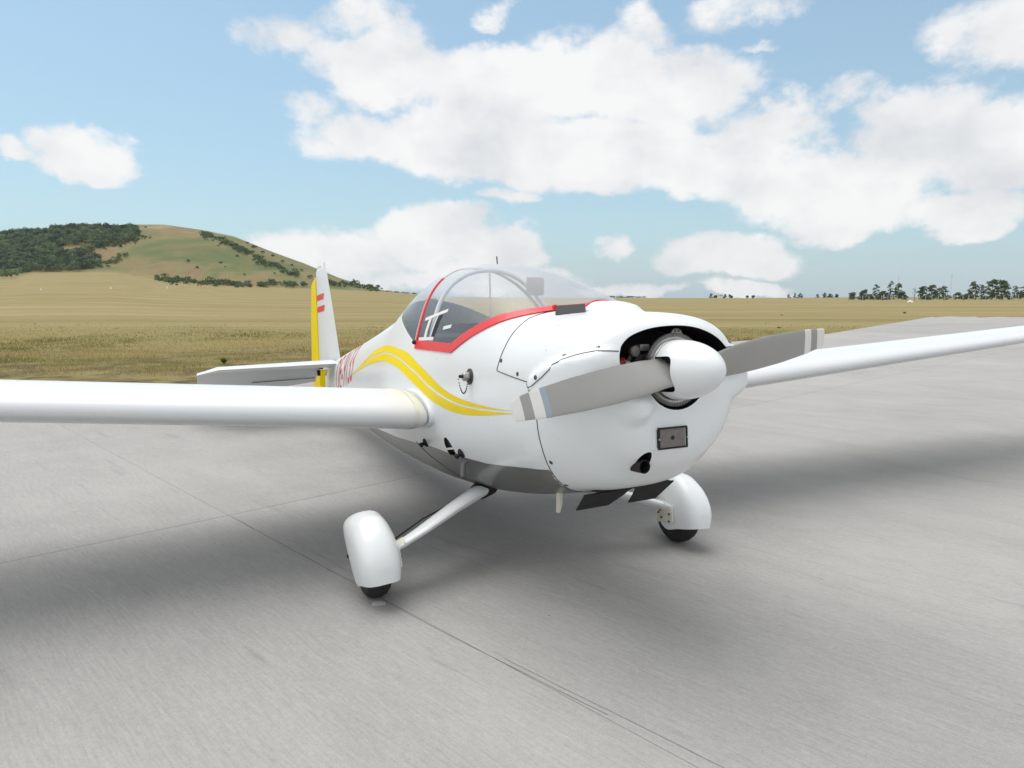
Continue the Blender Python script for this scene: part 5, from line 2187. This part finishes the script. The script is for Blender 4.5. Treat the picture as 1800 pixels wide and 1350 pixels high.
# ---- small pale hut on the horizon
p = at(1263, 540)
hut = empty('hut', p)
tag(hut, 'tiny pale hut on the far horizon right of the nose', 'hut')
b = bmesh.new()
add_box(b, (0, 0, 1.1), (3.2, 3, 2.2))
from_bm('wall', b, MAT_MARK, hut, smooth=False)
b = bmesh.new()
add_prism(b, [(-1.9, 2.2), (1.9, 2.2), (0, 3.1)], -1.7, 1.7, 'y')
from_bm('roof', b, MAT_POST, hut, smooth=False)

# ---- white runway markers in the field
def marker(px, py, dist, hpx, lab):
    p = at(px, dist)
    r = empty('field_marker', p)
    H = hpx / 1250 * dist
    tag(r, lab, 'marker', 'white markers along the grass strip')
    b = bmesh.new()
    add_lathe(b, [(0, H * .34), (H * .08, H * .34), (H * .1, H * .28), (H * .95, H * .07), (H, 0)], (0, 0, 0), 'z', 14)
    from_bm('cone', b, MAT_MARK, r)
    b = bmesh.new()
    add_box(b, (0, 0, .02), (H * .9, H * .9, .04))
    from_bm('base', b, MAT_MARK, r)


for (px, py, lab) in ((79, 510, 'white field marker below the left part of the wood, leftmost'), (201, 508, 'white field marker below the left foot of the bare hill'), (299, 507, 'white field marker below the scrub at the hill foot')):
    p = None
    # the field climbs to the hill: find where this line of sight meets it
    p = hill_at(px, py)
    if p is not None:
        marker(px, py, p.y, 4.2, lab)

# white boulder-like sack by the fence
p = at(1596, 200)
b = bmesh.new()
bmesh.ops.create_icosphere(b, subdivisions=3, radius=.72, matrix=Matrix.Diagonal((1.15, .8, .78, 1)))
for v in b.verts:
    v.co += v.co.normalized() * .16 * mnoise.noise(v.co * 2.1)
    if v.co.z < -.12: v.co.z = -.12
o = from_bm('white_mound', b, MAT_MARK, None)
o.location = p + Vector((0, 0, .1))
tag(o, 'white lumpy marker mound in the field before the fence', 'marker')

# ---- grass of the field near the paving: blades
def blades():
    rg = np.random.default_rng(3)
    N = 280000
    # area density falls with distance, so that tufts keep their size in the picture
    y = 15.0 * (46.0 / 15.0) ** rg.uniform(0, 1, N)
    px = rg.uniform(-160, 1700, N)
    x = (px - 900) / 1250 * y
    n_ = x * NB[0] + y * NB[1]
    d_ = x * UB[0] + y * UB[1]
    keep = (d_ < -13.42) & ~((n_ > 32.5) & (d_ > -13.3 - (n_ - 32.5) * .166))
    # clumping
    cl = np.sin(x * 2.1 + np.sin(y * 1.7) * 1.3) * np.sin(y * 1.9 + np.sin(x * 1.3)) + .6 * np.sin(x * .7 + y * .5)
    keep &= rg.uniform(-1.3, 1.2, N) < cl + .35
    keep &= rg.uniform(0, 1, N) < np.clip((46 - y) / 26, 0, 1) ** 1.5 * np.clip(.35 + (y - 15) / 9, 0, 1)
    x, y, cl = x[keep], y[keep], cl[keep]
    N = len(x)
    h = (rg.uniform(.03, .085, N) + .03 * np.clip(cl, 0, 1.5)) * .9
    w = .0045 * (y / 10.0) * rg.uniform(.6, 1.3, N)
    a_ = rg.uniform(0, 2 * np.pi, N)
    lean = rg.uniform(.1, .8, N) * h
    b_ = rg.uniform(0, 2 * np.pi, N)
    z0 = np.full(N, -.055)
    V = np.empty((N, 3, 3))
    V[:, 0] = np.stack([x - np.cos(a_) * w, y - np.sin(a_) * w, z0], 1)
    V[:, 1] = np.stack([x + np.cos(a_) * w, y + np.sin(a_) * w, z0], 1)
    V[:, 2] = np.stack([x + np.cos(b_) * lean, y + np.sin(b_) * lean, z0 + h + .015], 1)
    zz = np.array([height(float(a), float(b)) if b > 40 else 0.0 for a, b in zip(x, y)])
    V[:, :, 2] += zz[:, None]
    me = bpy.data.meshes.new('grass')
    me.vertices.add(3 * N)
    me.vertices.foreach_set('co', V.reshape(-1))
    me.loops.add(3 * N)
    me.loops.foreach_set('vertex_index', np.arange(3 * N, dtype=np.int32))
    me.polygons.add(N)
    me.polygons.foreach_set('loop_start', np.arange(0, 3 * N, 3, dtype=np.int32))
    me.update(calc_edges=True)
    tone = np.clip(.5 + .22 * np.sin(x * .5 + 1.3 * np.sin(y * .35)) + rg.normal(scale=.25, size=N), 0, 1)
    me.attributes.new('tone', 'FLOAT', 'POINT').data.foreach_set('value', np.repeat(tone, 3).astype(np.float32))
    return tag(link_mesh('grass', me, MAT_GRASS), 'short dry grass blades at the near edge of the field', 'grass', kind='stuff')


blades()

# ---- green weed clumps in the dry grass
def weed(px, py, hpx, wpx, lab, seed, n=60):
    d = cam_ray(px, py)
    t = (CAM_H + .04) / -d.z
    p = Vector((d.x * t, d.y * t, -.04))
    rg = np.random.default_rng(seed)
    H, Wd = hpx / 1250 * p.y, wpx / 1250 * p.y
    V, F, T_ = [], [], []
    for _ in range(n):
        a_ = rg.uniform(0, 6.28)
        r_ = Wd * .5 * math.sqrt(rg.uniform(0, 1))
        tip = Vector((math.cos(a_) * r_, math.sin(a_) * r_, H * rg.uniform(.45, 1.0) * (1 - .3 * r_ / Wd)))
        mid = Vector((tip.x * .45, tip.y * .45, tip.z * .65))
        s_ = Vector((-math.sin(a_), math.cos(a_), 0)) * Wd * .035
        st = len(V)
        V += [(0, 0, 0), tuple(mid + s_), tuple(tip), tuple(mid - s_)]
        F.append((st, st + 1, st + 2, st + 3))
        T_ += [rg.uniform(0, 1)] * 4
    o = leaf_obj('weed', V, F, T_, MAT_WEED)
    o.location = p
    tag(o, lab, 'weed', 'green weeds in the dry grass')


weed(394, 640, 14, 20, 'bright green weed clump in the grass just above the tailplane', 1, 90)
weed(1369, 577, 3, 11, 'dark green weed patch in the grass above the right propeller blade', 2)
weed(1374, 555, 3, 7, 'small dark weed farther off above the right blade', 3)
weed(1590, 552, 5, 10, 'thin weed tuft by the far corner of the concrete', 4)

# ---- scrap of tape on the concrete by the wheel
d = cam_ray(665, 1061)
t = CAM_H / -d.z
p = Vector((d.x * t, d.y * t, 0))
b = bmesh.new()
pts = [(-.033, -.022), (.010, -.028), (.036, -.018), (.040, .006), (.012, .022), (-.030, .018)]
add_prism(b, pts, .0015, .0045, 'z')
o = from_bm('tape_scrap', b, MAT_TAPE, None, smooth=False)
o.location = p
o.rotation_euler.z = R(10)
tag(o, 'pale scrap of tape stuck on the concrete in front of the near wheel', 'tape')


# ------------------------------------------------------------------ haze: one closed box of thin air round everything
def haze_box():
    b = bmesh.new()
    S, z0, z1 = 3150.0, -1.4, 135.0
    add_box(b, (0, 0, (z0 + z1) / 2), (2 * S, 2 * S, z1 - z0))
    m_ = bpy.data.materials.new('haze_air')
    m_.use_nodes = True
    T = NT(m_.node_tree)
    v = T.n('ShaderNodeVolumePrincipled', Color=(0.93, 0.96, 1.0, 1), Density=HAZE, Anisotropy=0.25)
    T.n('ShaderNodeOutputMaterial', Volume=v.outputs[0])
    o = from_bm('haze', b, m_, None, smooth=False)
    tag(o, 'thin pale haze in the air over the whole airfield', kind='stuff')
    o.display_type = 'WIRE'


HAZE = 0.00006
haze_box()
